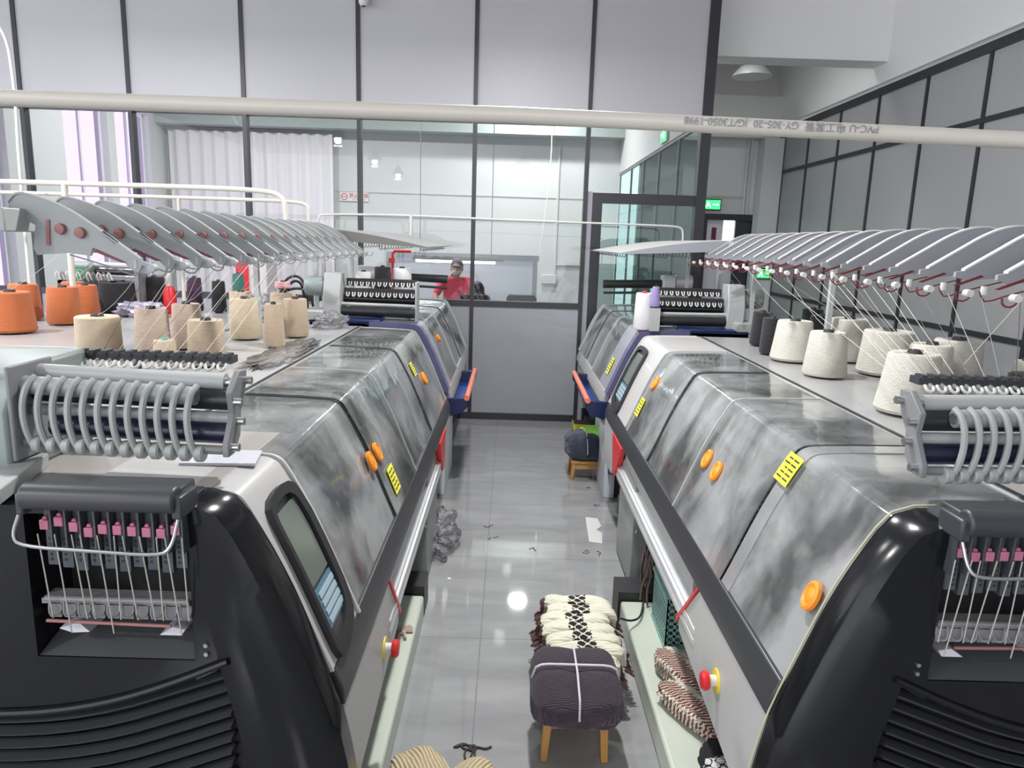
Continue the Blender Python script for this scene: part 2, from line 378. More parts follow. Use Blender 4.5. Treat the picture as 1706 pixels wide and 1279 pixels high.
# office back wall and left wall
struct('wall_office_back', S().box(-6.2, 1.85, 13, 13.15, 0, 4.7), white_wall, 'white back wall of the office')
struct('trim_40', S().box(-6.2, 1.85, 12.6, 13, 3.62, 3.95), mat('soffit_green', (.42, .47, .45), .7), 'pale beam across the top of the office')
struct('trim_41', S().box(-3.1, 1.85, 12.985, 13, 2.62, 2.635).box(-3.1, 1.85, 12.985, 13, 2.22, 2.232), mat('joint_grey', (.5, .5, .5), .8), 'thin joint lines on the office wall')
wl = S()
for a, b in ((7.5, 7.8), (8.9, 10.05), (11.15, 11.35), (12.4, 13.15)): wl.box(-6.2, -6.0, a, b, .9, 3.7)
wl.box(-6.2, -6.0, 7.5, 13.15, 0, .9).box(-6.2, -6.0, 7.5, 13.15, 3.7, 4.7)
struct('wall_office_left', wl, white_wall, 'white left wall of the office with tall windows')
for i, (a, b) in enumerate(((7.8, 8.9), (10.05, 11.15), (11.35, 12.4))):
    wn = empty('window_%d' % (20+i)); tag(wn, 'tall bright window in the office left wall', 'window', kind='structure')
    m_ = (a+b)/2
    S().box(-6.13, -6.10, a, a+.03, .9, 3.7).box(-6.13, -6.10, b-.03, b, .9, 3.7).box(-6.13, -6.10, m_-.02, m_+.02, .9, 3.7).box(-6.13, -6.10, a, b, 2.0, 2.05).box(-6.13, -6.10, a, b, .9, .95).build('window_frame', mat('window_frame_white', (.7, .68, .75), .5), wn)
    S().box(-6.115, -6.105, a+.05, b-.05, .95, 3.65).build('window_glass', glass_mat('window_glass_%d' % i, (.80, .68, .84), .05), wn)
struct('wall_right', S().box(3.9, 4.05, -12, 11.1, 0, 3.52), rwall_m, 'grey panelled side wall on the right')
k = 0
for y in [-.1+.915*i for i in range(13)]:
    if y > 11.0: continue
    struct('trim_%d' % (50+k), S().box(3.885, 3.9, y-.02+.0, y+.02, 0, 3.52), trim_m, 'dark upright strip on the right wall'); k += 1
struct('trim_70', S().box(3.875, 3.9, -12, 11.1, 3.50, 3.58), trim_m, 'dark top strip of the right wall panels')
struct('trim_71', S().box(3.88, 3.9, -12, 11.1, 2.94, 2.985), trim_m, 'dark upper rail of the right wall panels')
struct('trim_72', S().box(3.88, 3.9, -12, 11.1, 1.195, 1.24), trim_m, 'dark middle rail of the right wall panels')
struct('wall_right_beam', S().box(3.82, 4.05, -12, 11.1, 3.60, 4.7), beam_m, 'white beam over the right wall panels')
struct('wall_cross_beam', S().box(1.93, 3.82, 7.9, 8.22, 3.79, 4.7), beam_m, 'white cross beam above the corridor')
struct('wall_corridor_end', S().box(1.89, 2.86, 11.1, 11.25, 0, 4.7).box(3.66, 3.9, 11.1, 11.25, 0, 4.7).box(2.86, 3.66, 11.1, 11.25, 2.36, 4.7), grey_wall, 'grey end wall of the corridor')
struct('wall_corridor_beam', S().box(1.89, 3.82, 10.85, 11.1, 3.43, 4.0), grey_wall, 'beam on the corridor end wall')
struct('trim_73', S().box(3.60, 3.88, 10.8, 11.1, 0, 3.43), grey_wall, 'square column in the corridor corner')
struct('trim_74', S().cyl((3.45, 11.06, 2.36), (3.45, 11.06, 3.43), .015).cyl((3.50, 11.06, 2.36), (3.50, 11.06, 3.43), .015).cyl((1.9, 11.06, 2.62), (3.45, 11.06, 2.62), .01), grey_wall, 'thin conduits on the corridor end wall')
d = empty('door_2'); tag(d, 'dark framed doorway at the corridor end', 'door', kind='structure')
S().box(2.86, 2.93, 11.05, 11.25, 0, 2.36).box(3.59, 3.66, 11.05, 11.25, 0, 2.36).box(2.93, 3.59, 11.05, 11.25, 2.27, 2.36).build('door_frame', trim_m, d)
S().box(2.93, 3.19, 11.12, 11.16, 0, 2.27).box(3.19, 3.37, 11.12, 11.16, 0, 1.85).build('door_panel', mat('lilac_panel', (.85, .78, .85), .5), d)
S().box(3.02, 3.09, 11.11, 11.12, 1.98, 2.16).build('door_notice', redd_m, d)
S().box(3.37, 3.59, 11.10, 11.16, 0, 2.27).build('door_leaf', dgrey_m, d)
# stand-alone column in the corridor with a low exit sign
struct('trim_75', S().box(2.86, 3.04, 8.5, 8.68, 0, 1.86), mat('column_white', (.55, .57, .56), .6), 'white column standing in the corridor')

# ---- signs
def exit_sign(name, c, wd, ht, axis, label):
    e = empty(name, c); tag(e, label, 'sign')
    def xf(x, y, z): return (x, y, z) if axis == 'x' else (y, x, z)
    S().box(-wd/2-.015, wd/2+.015, -.01, .03, -ht/2-.015, ht/2+.015).build('housing', blackmat_m if axis == 'x' else wplas_m, e, xf)
    S().box(-wd/2, wd/2, -.016, -.01, -ht/2, ht/2).build('light_panel', green_e, e, xf)
    f = S()
    h = ht*.36; f.lathe([(.001, 0), (h*.16, 0), (h*.16, .003), (.001, .003)], (-wd*.12, -.02, h*.78), 10, 'y')
    f.prism([(-wd*.16, h*.5), (-wd*.04, h*.55), (-wd*.02, -h*.1), (-wd*.14, -h*.1)], -.02, -.016)
    f.prism([(-wd*.14, -h*.1), (-wd*.08, -h*.1), (-wd*.20, -h*.9), (-wd*.27, -h*.85)], -.02, -.016)
    f.prism([(-wd*.08, -h*.1), (-wd*.02, -h*.1), (wd*.06, -h*.9), (0, -h*.9)], -.02, -.016)
    f.prism([(wd*.12, -h*.12), (wd*.34, -h*.12), (wd*.34, h*.12), (wd*.12, h*.12)], -.02, -.016)
    f.prism([(wd*.34, -h*.35), (wd*.44, 0), (wd*.34, h*.35)], -.02, -.016)
    f.build('pictogram', white_e, e, xf)
exit_sign('exit_sign', (2.95, 11.07, 2.49), .30, .13, 'x', 'small green exit sign over the dark doorway at the corridor end')
exit_sign('exit_sign', (1.83, 9.2, 3.20), .32, .17, 'y', 'green exit sign high on the white office wall behind the glass')
exit_sign('exit_sign', (2.93, 8.48, 1.58), .17, .10, 'x', 'low green exit sign on the white column behind the right machine')
s = empty('no_smoking_sign', (-2.77, 12.97, 2.54)); tag(s, 'white no smoking sign with red ring and red letters on the office back wall', 'sign')
S().box(-.25, .25, 0, .02, -.075, .075).build('sign_board', mat('sign_white', (.72, .68, .66), .5), s)
S().tube([(-.17+.052*math.cos(2*PI*q/24), -.003, .052*math.sin(2*PI*q/24)) for q in range(25)], .007, 6).box(-.205, -.135, -.004, 0, -.006, .006).build('ring', red_m, s)
RX = Matrix.Rotation(PI/2, 4, 'X')
text_mesh('lettering', '\u7981\u6b62\u5438\u70df', .085, red_m, Matrix.Translation((.08, -.003, .015)) @ RX, s)
text_mesh('lettering', 'NO SMOKING', .034, red_m, Matrix.Translation((.08, -.003, -.045)) @ RX, s)
# security camera
s = empty('security_camera', (-1.457, 7.40, 4.03)); tag(s, 'small white dome security camera at the top of the partition', 'camera')
S().box(-.035, .035, -.03, .03, .0, .10).build('bracket', wplas_m, s, bev=.006)
S().lathe([(.001, -.05), (.03, -.045), (.045, -.02), (.05, .01), (.045, .03), (.001, .035)], (0, -.06, 0), 16).build('dome', wplas_m, s)
S().lathe([(.001, -.052), (.02, -.05), (.02, -.03), (.001, -.03)], (0, -.066, 0), 12).build('lens', blackmat_m, s)
# lamps of the hall (seen as reflections in the glass and the floor, except the added far pair)
for i, (x, y) in enumerate(LAMPS):
    l = empty('high_bay_lamp', (x, y, 3.9)); tag(l, 'round high bay ceiling lamp hanging over the hall', 'lamp', 'high bay lamps of the hall')
    S().lathe([(.16, 0), (.20, 0), (.14, .12), (.06, .2), (.06, .26), (.01, .26)], (0, 0, 0), 24).cyl((0, 0, .26), (0, 0, .8), .01, 6).build('housing', mgrey_m, l)
    S().lathe([(.001, -.12), (.04, -.115), (.07, -.08), (.075, 0), (.001, 0)], (0, 0, 0), 24).build('diffuser', lamp_e, l)
    ld = bpy.data.lights.new('lamp_light', 'AREA'); ld.shape = 'DISK'; ld.size = .16; ld.energy = LAMP_POWER*(.4 if y > 5 else 1)
    lo = bpy.data.objects.new('lamp_light', ld); COL.objects.link(lo); lo.location = (0, 0, -.16); lo.parent = l
for (x, y) in ((-4.2, 10.2), (-1.6, 10.2), (.30, 11.8), (2.3, 8.75)):  # unseen lamps added to brighten the office, the last one the corridor
    l = empty('added_lamp', (x, y, 4.45)); tag(l, 'round lamp added out of view to light the office' if x < 2 else 'round lamp added behind the white cross beam to light the corridor', 'lamp', 'added office lamps' if x < 2 else None)
    S().lathe([(.16, 0), (.16, .25), (.02, .25)], (0, 0, 0), 20).build('housing', wplas_m, l)
    S().lathe([(.001, -.02), (.08, -.01), (.08, 0), (.001, 0)], (0, 0, 0), 20).build('diffuser', lamp_e, l)
    ld = bpy.data.lights.new('lamp_light', 'AREA'); ld.shape = 'DISK'; ld.size = .3; ld.energy = 68 if x < 2 else 6
    lo = bpy.data.objects.new('lamp_light', ld); COL.objects.link(lo); lo.location = (0, 0, -.06); lo.parent = l
l = empty('pendant_lamp', (2.92, 9.5, 3.95)); tag(l, 'unlit metal pendant lamp below the corridor ceiling', 'lamp')
S().lathe([(.24, 0), (.23, .03), (.15, .12), (.11, .13), (.005, .13)], (0, 0, 0), 24).build('lamp_shade', alu_m, l)
S().lathe([(.12, .13), (.12, .19), (.01, .19)], (0, 0, 0), 20).cyl((0, 0, .19), (0, 0, .75), .012, 6).build('lamp_stem', dgrey_m, l)

# ------------------------------------------------------------------ the office behind the glass
s = empty('display_board', (0, 10.9, 0)); tag(s, 'tall white office screen panel in an aluminium frame behind the people', 'screen')
S().box(-1.75, .33, -.02, .02, .2, 1.58).build('panel', mat('board_white', (.70, .73, .80), .4), s)
S().box(-1.85, .42, -.04, .04, 1.58, 1.66).box(.33, .40, -.04, .04, 0, 1.58).box(-1.85, -1.77, -.04, .04, 0, 1.58).box(-1.85, .42, -.04, .04, .12, .2).build('frame', mat('frame_grey', (.33, .35, .37), .5), s)
s = empty('tube_light', (-.78, 10.3, 1.60)); tag(s, 'glowing white tube light hung in front of the office screen', 'lamp')
S().cyl((-.56, 0, -.045), (.56, 0, -.045), .02, 10).build('tube', tube_e, s)
S().box(-.60, .68, -.03, .03, -.03, .03).cyl((-.5, 0, .03), (-.5, 0, 3.07), .006, 5).cyl((.5, 0, .03), (.5, 0, 3.07), .006, 5).build('fixture', lgrey_m, s)
s = empty('desk', (-.5, 9.93, 0)); tag(s, 'office desk hidden behind the low partition in front of the two people', 'desk')
S().box(-.9, .9, -.2, .2, .72, .76).build('desktop', lgrey_m, s)
for x in (-.85, .85):
    for y in (-.16, .16): S().box(x-.03, x+.03, y-.03, y+.03, 0, .72).build('leg', mgrey_m, s)
tag(S().tube(smoothpath([(.56, 12.6, 4.4), (.62, 12.6, 3.95), (.60, 12.0, 3.0), (.43, 10.9, 1.7)], 2), .008, 6).build('hanging_cable', pvcw_m), 'thin white cable hanging down to the office screen', 'cable')
tag(S().box(.77, .80, 12.96, 13, 1.30, 4.0).box(.80, 1.33, 12.965, 12.995, 1.47, 1.485).build('wall_conduit', pvcw_m), 'white square conduit running down the office back wall', 'conduit')
s = S().box(.56, .82, 12.94, 13, 1.14, 1.30).build('wall_socket_box', wplas_m, bev=.01); tag(s, 'white socket box at the foot of the office wall conduit', 'socket')
tag(S().box(1.28, 1.36, 12.92, 13, 1.45, 1.75).build('yellow_switch_box', mat('ochre', (.45, .33, .1), .5), bev=.01), 'ochre box on the office back wall beside the mullion', 'box')
s = empty('fire_alarm', (1.33, 12.96, 2.46)); tag(s, 'red and white fire alarm on the office back wall', 'alarm')
S().box(-.06, .06, 0, .04, 0, .14).build('alarm_body', redd_m, s); S().box(-.06, .06, 0, .04, -.12, -.01).build('alarm_base', wplas_m, s)
curt = S()
pts = []
for i in range(61):
    t = i/60; pts.append((-5.9+2.8*t, 12.86+.04*math.sin(i*1.35)))
for z0, z1 in ((.005, 3.55),):
    vs = [(x, y, z) for x, y in pts for z in (z0, z1)]
    vs += [(x, y+.006, z) for x, y in pts for z in (z0, z1)]
    n_ = len(pts)*2
    fs = [(2*i, 2*i+2, 2*i+3, 2*i+1) for i in range(60)] + [(n_+2*i, n_+2*i+1, n_+2*i+3, n_+2*i+2) for i in range(60)] + [(2*i+1, 2*i+3, n_+2*i+3, n_+2*i+1) for i in range(60)] + [(2*i, n_+2*i, n_+2*i+2, 2*i+2) for i in range(60)]
    curt.add(vs, fs)
tag(curt.build('curtain', mat('curtain_white', (.80, .76, .78), .9)), 'pale pleated curtain hanging along the office back wall', 'curtain')
def chair(x, y, rz, label):
    s = empty('office_chair', (x, y, 0), rz); tag(s, label, 'chair')
    S().box(-.24, .24, -.24, .24, .43, .50).build('seat', blackmat_m, s, bev=.03)
    S().prism([(-.20, .62), (-.20, 1.16), (-.17, 1.20), (.15, 1.20), (.18, 1.16), (.20, .62)], -.29, -.24).build('backrest', blackmat_m, s, bev=.015)
    S().cyl((0, 0, .1), (0, 0, .43), .03).box(-.03, .03, -.28, -.2, .44, .7).build('pole', steel_m, s)
    b = S()
    for k in range(5):
        a = k*2*PI/5; b.tube([(0, 0, .11), (.27*math.cos(a), .27*math.sin(a), .05)], .02, 6); b.lathe([(.001, 0), (.025, .005), (.025, .04), (.001, .045)], (.27*math.cos(a), .27*math.sin(a), 0), 8)
    b.build('star_base', blackmat_m, s)
chair(.16, 9.42, 0, 'empty black office chair seen behind the low partition')
chair(-.42, 9.25, 0, 'black office chair the seated person uses')

def skin_body(name, verts, edges, radii, m, parent, sub=2, root=0):
    me = bpy.data.meshes.new(name); me.from_pydata(verts, edges, []); me.materials.append(m)
    o = bpy.data.objects.new(name, me); COL.objects.link(o); o.parent = parent
    sk = o.modifiers.new('skin', 'SKIN'); sk.use_smooth_shade = True
    for i, r in enumerate(radii):
        d_ = me.skin_vertices[0].data[i]; d_.radius = (r, r) if not isinstance(r, tuple) else r; d_.use_root = (i == root)
    s_ = o.modifiers.new('sub', 'SUBSURF'); s_.levels = sub; s_.render_levels = sub
    # bake so every region counts as one continuous mesh
    dg = bpy.context.evaluated_depsgraph_get(); ev = bpy.data.meshes.new_from_object(o.evaluated_get(dg))
    for p in ev.polygons: p.use_smooth = True
    o.modifiers.clear(); o.data = ev
    if not ev.materials: ev.materials.append(m)
    return o
skin_m = mat('skin', (.55, .34, .26), .6); hair_m = mat('black_hair', (.012, .010, .010), .5); hairg_m = mat('grey_cap', (.16, .15, .18), .8)
pinks_m = mat('pink_shirt', (.85, .09, .16), .8); dark_cl = mat('dark_clothes', (.02, .02, .025), .85); trou_m = mat('trousers', (.03, .03, .05), .85)
def ell(mb, c, r, n=16, m=10):
    vs = [(c[0], c[1], c[2]-r[2])]
    for j in range(1, m):
        t = PI*j/m-PI/2
        for k in range(n):
            a = 2*PI*k/n; vs.append((c[0]+r[0]*math.cos(t)*math.cos(a), c[1]+r[1]*math.cos(t)*math.sin(a), c[2]+r[2]*math.sin(t)))
    vs.append((c[0], c[1], c[2]+r[2])); fs = [(0, 1+(k+1) % n, 1+k) for k in range(n)]
    for j in range(m-2):
        for k in range(n): fs.append((1+j*n+k, 1+j*n+(k+1) % n, 1+(j+1)*n+(k+1) % n, 1+(j+1)*n+k))
    L_ = len(vs)-1; fs += [(L_, 1+(m-2)*n+k, 1+(m-2)*n+(k+1) % n) for k in range(n)]
    return mb.add(vs, fs)
def head(mb, c, s=1.):   # faces -y
    ell(mb, c, (.075*s, .092*s, .115*s)); ell(mb, (c[0], c[1]-.03*s, c[2]-.06*s), (.055*s, .06*s, .06*s))
    ell(mb, (c[0], c[1]-.098*s, c[2]-.012*s), (.014*s, .02*s, .026*s), 8, 6)
    for q in (-1, 1): ell(mb, (c[0]+q*.078*s, c[1]+.01*s, c[2]-.005), (.012*s, .02*s, .03*s), 8, 6)
# standing person in pink, leaning over the desk (faces the camera side and looks down)
p = empty('person', (-.80, 10.35, 0)); tag(p, 'person in a bright pink shirt standing bent over behind the glass, seen beside a mullion', 'person')
V = [(0, 0, .95), (0, -.05, 1.10), (.02, -.13, 1.24), (.04, -.19, 1.32), (.05, -.25, 1.39),
     (.19, -.16, 1.29), (.26, -.30, 1.08), (.20, -.45, .92), (-.14, -.18, 1.29), (-.24, -.30, 1.08), (-.16, -.46, .92),
     (.10, 0, .88), (.11, -.01, .50), (.11, .02, .08), (-.10, 0, .88), (-.11, -.01, .50), (-.11, .02, .08)]
E_ = [(0, 1), (1, 2), (2, 3), (3, 4), (2, 5), (5, 6), (6, 7), (2, 8), (8, 9), (9, 10), (0, 11), (11, 12), (12, 13), (0, 14), (14, 15), (15, 16)]
Rd = [(.15, .11), (.135, .105), (.14, .10), .055, .05, .06, .045, .035, .06, .045, .035, .085, .06, .045, .085, .06, .045]
skin_body('body', V, E_, Rd, skin_m, p)
skin_body('shirt', V[:3]+[V[5], V[6], V[8], V[9]], [(0, 1), (1, 2), (2, 3), (3, 4), (2, 5), (5, 6)], [(.17, .13), (.155, .12), (.16, .12), .075, .058, .075, .058], pinks_m, p)
skin_body('trousers', [V[0]]+V[11:17], [(0, 1), (1, 2), (2, 3), (0, 4), (4, 5), (5, 6)], [(.165, .125), .10, .075, .065, .10, .075, .065], trou_m, p)
hd = S(); head(hd, (.06, -.30, 1.47)); hd.build('head', skin_m, p)
hh = S(); ell(hh, (.06, -.275, 1.515), (.088, .10, .092)); ell(hh, (.06, -.36, 1.50), (.07, .05, .018)); hh.build('cap', hairg_m, p)
mk = S(); ell(mk, (.06, -.355, 1.425), (.058, .05, .045)); mk.build('face_mask', wplas_m, p)
hs = S()
for q, x0, y0 in ((1, .20, -.45), (-1, -.16, -.46)):
    ell(hs, (x0, y0-.06, .86), (.035, .05, .02), 10, 6)
    for f_ in range(4): hs.tube([(x0-.024+.016*f_, y0-.09, .855), (x0-.026+.017*f_, y0-.125-.006*(f_ % 3), .85), (x0-.026+.017*f_, y0-.15-.008*(1.5-abs(f_-1.5)), .83)], [.009, .008, .006], 6)
    hs.tube([(x0-q*.03, y0-.05, .86), (x0-q*.052, y0-.075, .85), (x0-q*.055, y0-.10, .84)], [.011, .009, .007], 6)
hs.build('hands', skin_m, p)
sh = S(); [ell(sh, (q*.11, -.05, .04), (.05, .13, .04)) for q in (-1, 1)]; sh.build('shoes', blackmat_m, p)
# seated person, back to the camera
p = empty('person', (-.42, 9.25, 0)); tag(p, 'seated person with long black hair and dark clothes seen from behind over the low partition', 'person')
V = [(0, -.02, .56), (0, .0, .78), (0, .03, 1.0), (0, .04, 1.10), (0, .05, 1.14), (.18, .03, 1.0), (.24, .14, .80), (.16, .36, .82), (-.18, .03, 1.0), (-.24, .14, .80), (-.16, .36, .82),
     (.10, .02, .55), (.12, .42, .54), (.12, .46, .10), (-.10, .02, .55), (-.12, .42, .54), (-.12, .46, .10)]
skin_body('body', V, E_, Rd, skin_m, p)
skin_body('jacket', V[:3]+[V[5], V[6], V[7], V[8], V[9], V[10]], [(0, 1), (1, 2), (2, 3), (3, 4), (4, 5), (2, 6), (6, 7), (7, 8)], [(.17, .14), (.16, .13), (.165, .12), .08, .06, .05, .08, .06, .05], dark_cl, p)
skin_body('trousers', [V[0]]+V[11:17], [(0, 1), (1, 2), (2, 3), (0, 4), (4, 5), (5, 6)], [(.165, .125), .10, .075, .065, .10, .075, .065], trou_m, p)
hd = S(); head(hd, (-.02, .06, 1.215)); o_ = hd.build('head', skin_m, p, xf=lambda x, y, z: (x, .12-y, z))
hh = S(); ell(hh, (-.005, .045, 1.235), (.10, .11, .115)); ell(hh, (.03, -.035, 1.10), (.09, .045, .16)); ell(hh, (.09, -.02, 1.0), (.04, .03, .10)); hh.build('hair', hair_m, p)
sh = S(); [ell(sh, (q*.12, .52, .045), (.05, .13, .045)) for q in (-1, 1)]; sh.build('shoes', blackmat_m, p)

# ------------------------------------------------------------------ flat knitting machines
PROF = smoothpath([(-.030, .79), (-.052, .84), (-.076, .90), (-.102, .965), (-.129, 1.03), (-.158, 1.095), (-.192, 1.16), (-.225, 1.22), (-.245, 1.245), (-.285, 1.256), (-.595, 1.262)], 2)
OUT = smoothpath([(.055, .30), (.045, .50), (.010, .70), (-.048, .862), (-.088, .975), (-.130, 1.075), (-.212, 1.228), (-.248, 1.258), (-.30, 1.268), (-.34, 1.268)], 1)
INN = smoothpath([(-.195, .30), (-.20, .50), (-.215, .70), (-.255, .86), (-.275, .98), (-.30, 1.14), (-.325, 1.222), (-.34, 1.245), (-.36, 1.25)], 1)
def resamp(p, n):
    L = [0]
    for a, b in zip(p[:-1], p[1:]): L.append(L[-1]+math.hypot(b[0]-a[0], b[1]-a[1]))
    out = []
    for i in range(n):
        t = L[-1]*i/(n-1); j = 0
        while j < len(L)-2 and L[j+1] < t: j += 1
        k_ = (t-L[j])/max(1e-9, L[j+1]-L[j]); out.append((p[j][0]+(p[j+1][0]-p[j][0])*k_, p[j][1]+(p[j+1][1]-p[j][1])*k_))
    return out

def machine(side, X0, Y0, L, model, label, bounds, disp, stickers, handles, covmats, arms, detail=True):
    """side=+1: aisle lies towards +X of the machine. u grows towards the aisle (u=0 at the front strip), s from the near end."""
    root = empty('flat_knitting_machine', (X0, Y0, 0)); tag(root, label, 'knitting machine', 'computerised flat knitting machines along the aisle')
    xf = lambda u, s, z: (side*u, s, z)
    B = lambda mb, n, m, par=root, **k: mb.build(n, m, par, xf=xf, **k)
    # carcass, base and worktop
    m1 = model == 1
    B(S().box(-1.20, -.45 if m1 else -.20, .10, 2.15 if m1 else .2, .14, .66).box(-1.20, -.20, 2.15 if m1 else .2, L-.10, .14, .66).prism([(-.10, .66), (-.60, .66), (-.60, .98), (-.50, .96), (-.42, .93), (-.14, .80), (-.055, .76), (-.03, .72)], .16, L-.10).box(-1.20, -.60, .16, L-.1, .66, 1.20), 'body', inter_m)
    if m1:
        B(S().box(-1.1, 0.005 if side > 0 else .085, .03, 1.80, 0, .12), 'base_plinth', base_m, bev=.012)
        B(S().box(-.12, 0.005 if side > 0 else .095, 1.81, 1.98, 0, .16), 'foot_block', blackmat_m)
        B(S().box(-1.1, -.12, 1.99, L-.05, 0, .14), 'base_plinth', dgrey_m)
        B(S().box(-.20, -.02, 2.15, 2.65, .02, .62), 'front_cabinet', cab_m, bev=.006)
        B(S().lathe([(.001, 0), (.012, 0), (.012, .012), (.001, .012)], (-.02, 2.0, .40), 12, 'x'), 'cabinet_knob', steel_m)
    else:
        B(S().box(-1.0, -.10, .1, L-.1, 0, .14), 'base_plinth', dgrey_m)
        B(S().box(-.12, -.04, .05, .75, .0, .62), 'front_cabinet', mat('cabinet_white', (.62, .66, .70), .4), bev=.006)
    for a, b in (((.11, .62), (.62, L)) if m1 else ((.0, .5), (.5, L))):
        B(S().box(-1.34, -.602 if (a > .2 or not m1 or side < 0) else -.30, a, b-.004, 1.235, 1.262), 'worktop', table_m if a > .2 else table2_m, bev=.003)
    B(S().box(-1.30, -1.24, .1, L-.1, .3, 1.235), 'back_panel', lgrey_m)
    B(S().box(-.612, -.598, (.62 if side > 0 else .12) if m1 else .3, L-.1, 1.25, 1.272), 'edge_strip', blackmat_m)
    B(S().box(-.600, -.592, (.62 if side > 0 else .12) if m1 else .3, L-.1, 1.262, 1.268), 'edge_strip', alu_m)
    # front strip, fixed sill, rail, skirts
    B(S().prism([(-.052, .70), (.004, .70), (.0, .745), (-.022, .80), (-.05, .80)], .115, L-.04), 'front_strip', strip_m if m1 else lgrey_m, bev=.004)
    if m1:
        B(S().box(-.05, -.025, .95, L-.8, .60, .70), 'lower_sill', lgrey_m)
        r_ = S().prism([(-.045, .48), (.004, .48), (.004, .505), (-.003, .508), (-.003, .514), (.004, .517), (.004, .545), (-.008, .548), (-.008, .555), (-.045, .57)], .80, 2.78)
        B(r_, 'hand_rail', alu_m, bev=.003)
        B(S().prism([(.125, .70), (.78, .70), (1.03, .46), (1.0, .42), (.125, .34)], -.018, .0, 'x'), 'skirt_panel', skirt_m, bev=.003)
        B(S().prism([(.785, .70), (.80, .70), (1.045, .455), (1.035, .44)], -.02, .006, 'x'), 'skirt_edge', red_m)
        B(S().prism([(2.86, .70), (L-.05, .70), (L-.05, .40), (2.90, .42), (2.80, .50)], -.018, .0, 'x'), 'skirt_panel', skirt_m, bev=.003)
        B(S().prism([(2.50, .70), (2.86, .70), (2.78, .47), (2.70, .47)], -.02, .012, 'x').box(-.06, -.02, 2.60, 2.80, .42, .60), 'red_bracket', red_m, bev=.004)
        e_ = B(S().lathe([(.001, 0), (.038, 0), (.038, .004), (.001, .004)], (0, .70 if side > 0 else .52, .53 if side < 0 else .50), 20, 'x'), 'emergency_button', yring_m)
        c_ = (0, .70 if side > 0 else .52, .53 if side < 0 else .50)
        B(S().lathe([(.001, .003), (.018, .003), (.018, .028), (.001, .028)], c_, 16, 'x'), 'button_stem', wplas_m, e_)
        B(S().lathe([(.001, .026), (.026, .026), (.030, .032), (.030, .042), (.024, .048), (.001, .049)], c_, 20, 'x'), 'button_cap', red_m, e_)
    else:
        B(S().prism([(.05, .70), (L-.05, .70), (L-.05, .58), (.05, .56)], -.03, -.01, 'x'), 'skirt_panel', lgrey_m)
    # needle beds and carriage seen through the covers
    B(S().prism([(-.52, 1.00), (-.34, .90), (-.345, .885), (-.52, .965)], .5, L-.25).prism([(-.56, 1.02), (-.545, 1.06), (-.535, 1.06), (-.53, 1.02)], .5, L-.25), 'needle_bed', needle_m)
    rl = S()
    for q, (u_, z_) in enumerate(((-.30, 1.10), (-.36, 1.14), (-.42, 1.15), (-.48, 1.15), (-.17, .90))): rl.box(u_-.006, u_+.006, .2, L-.2, z_-.006, z_+.006)
    B(rl, 'yarn_rail', steel_m)
    fl = S()
    for j in range(int((L-.5)/.03)): fl.box(-.31, -.155, .3+j*.03, .304+j*.03, .845, .85+.0) if False else fl.prism([(-.33, .905), (-.16, .825), (-.16, .818), (-.33, .893)], .3+j*.03, .306+j*.03)
    B(fl, 'sinker_row', lgrey_m)
    cr = S().box(-.50, -.26, L*.55, L*.55+.42, 1.00, 1.12).box(-.30, -.20, L*.55+.05, L*.55+.35, .93, 1.04).cyl((-.28, L*.55+.1, 1.12), (-.28, L*.55+.1, 1.16), .03)
    B(cr, 'carriage', dgrey_m, bev=.01)
    # covers: sections between bounds
    for i, (a, b) in enumerate(zip(bounds[:-1], bounds[1:])):
        lift = (i % 2)*.010
        pr = [(p_[0]+lift*.8, p_[1]+lift*.5) for p_ in PROF]
        if disp[0] <= (a+b)/2 <= disp[1]: continue
        c = B(S().sheet(pr, a+.006, b-.006, .004), 'clear_cover', covmats[i % len(covmats)])
        # seams
        rw = .075 if (side < 0 and i == 0) else .008
        B(S().sheet([(p_[0]+.003, p_[1]+.003) for p_ in pr], b-.004-rw, b-.004, .006), 'cover_rim', haze_band if rw > .05 else (blackmat_m if i % 2 == 0 else lgrey_m), c)
    # display section: an opaque white hood with a window
    a, b = disp
    d_ = B(S().sheet([(p_[0]+.008, p_[1]+.005) for p_ in PROF], a, b, .010), 'display_hood', white_m if m1 else mat('lilac_hood', (.30, .30, .345), .25, coat=.3))
    PR = [(p_[0]+.010, p_[1]+.006) for p_ in PROF]
    def onp(z):   # point and outward normal on the hood at height z
        for (p0, p1) in zip(PR[:-1], PR[1:]):
            if p0[1] <= z <= p1[1] and p1[1] > p0[1]:
                k_ = (z-p0[1])/(p1[1]-p0[1]); u_ = p0[0]+(p1[0]-p0[0])*k_
                tx, tz = p1[0]-p0[0], p1[1]-p0[1]; l_ = math.hypot(tx, tz); return u_, (tz/l_, -tx/l_)
        return PR[0][0], (1, 0)
    def patch(mb, outline, off, th):   # outline in (s, z) draped on the hood
        n_ = len(outline); vs = []
        for o2 in (off, off+th):
            for s_, z_ in outline:
                u_, nn = onp(z_); vs.append((u_+nn[0]*o2, s_, z_+nn[1]*o2))
        mb.add(vs, [tuple(range(n_)), tuple(range(2*n_-1, n_-1, -1))]+[(i, (i+1) % n_, n_+(i+1) % n_, n_+i) for i in range(n_)])
    def ring(mb, o1, o2, off, th):
        n_ = len(o1); vs = []
        for ol, of in ((o1, off), (o1, off+th), (o2, off+th), (o2, off)):
            for s_, z_ in ol:
                u_, nn = onp(z_); vs.append((u_+nn[0]*of, s_, z_+nn[1]*of))
        fs = []
        for q in range(4):
            q2 = (q+1) % 4
            for i in range(n_): fs.append((q*n_+i, q*n_+(i+1) % n_, q2*n_+(i+1) % n_, q2*n_+i))
        mb.add(vs, fs)
    w_ = b-a; s0, s1 = a+w_*.12, b-w_*.10
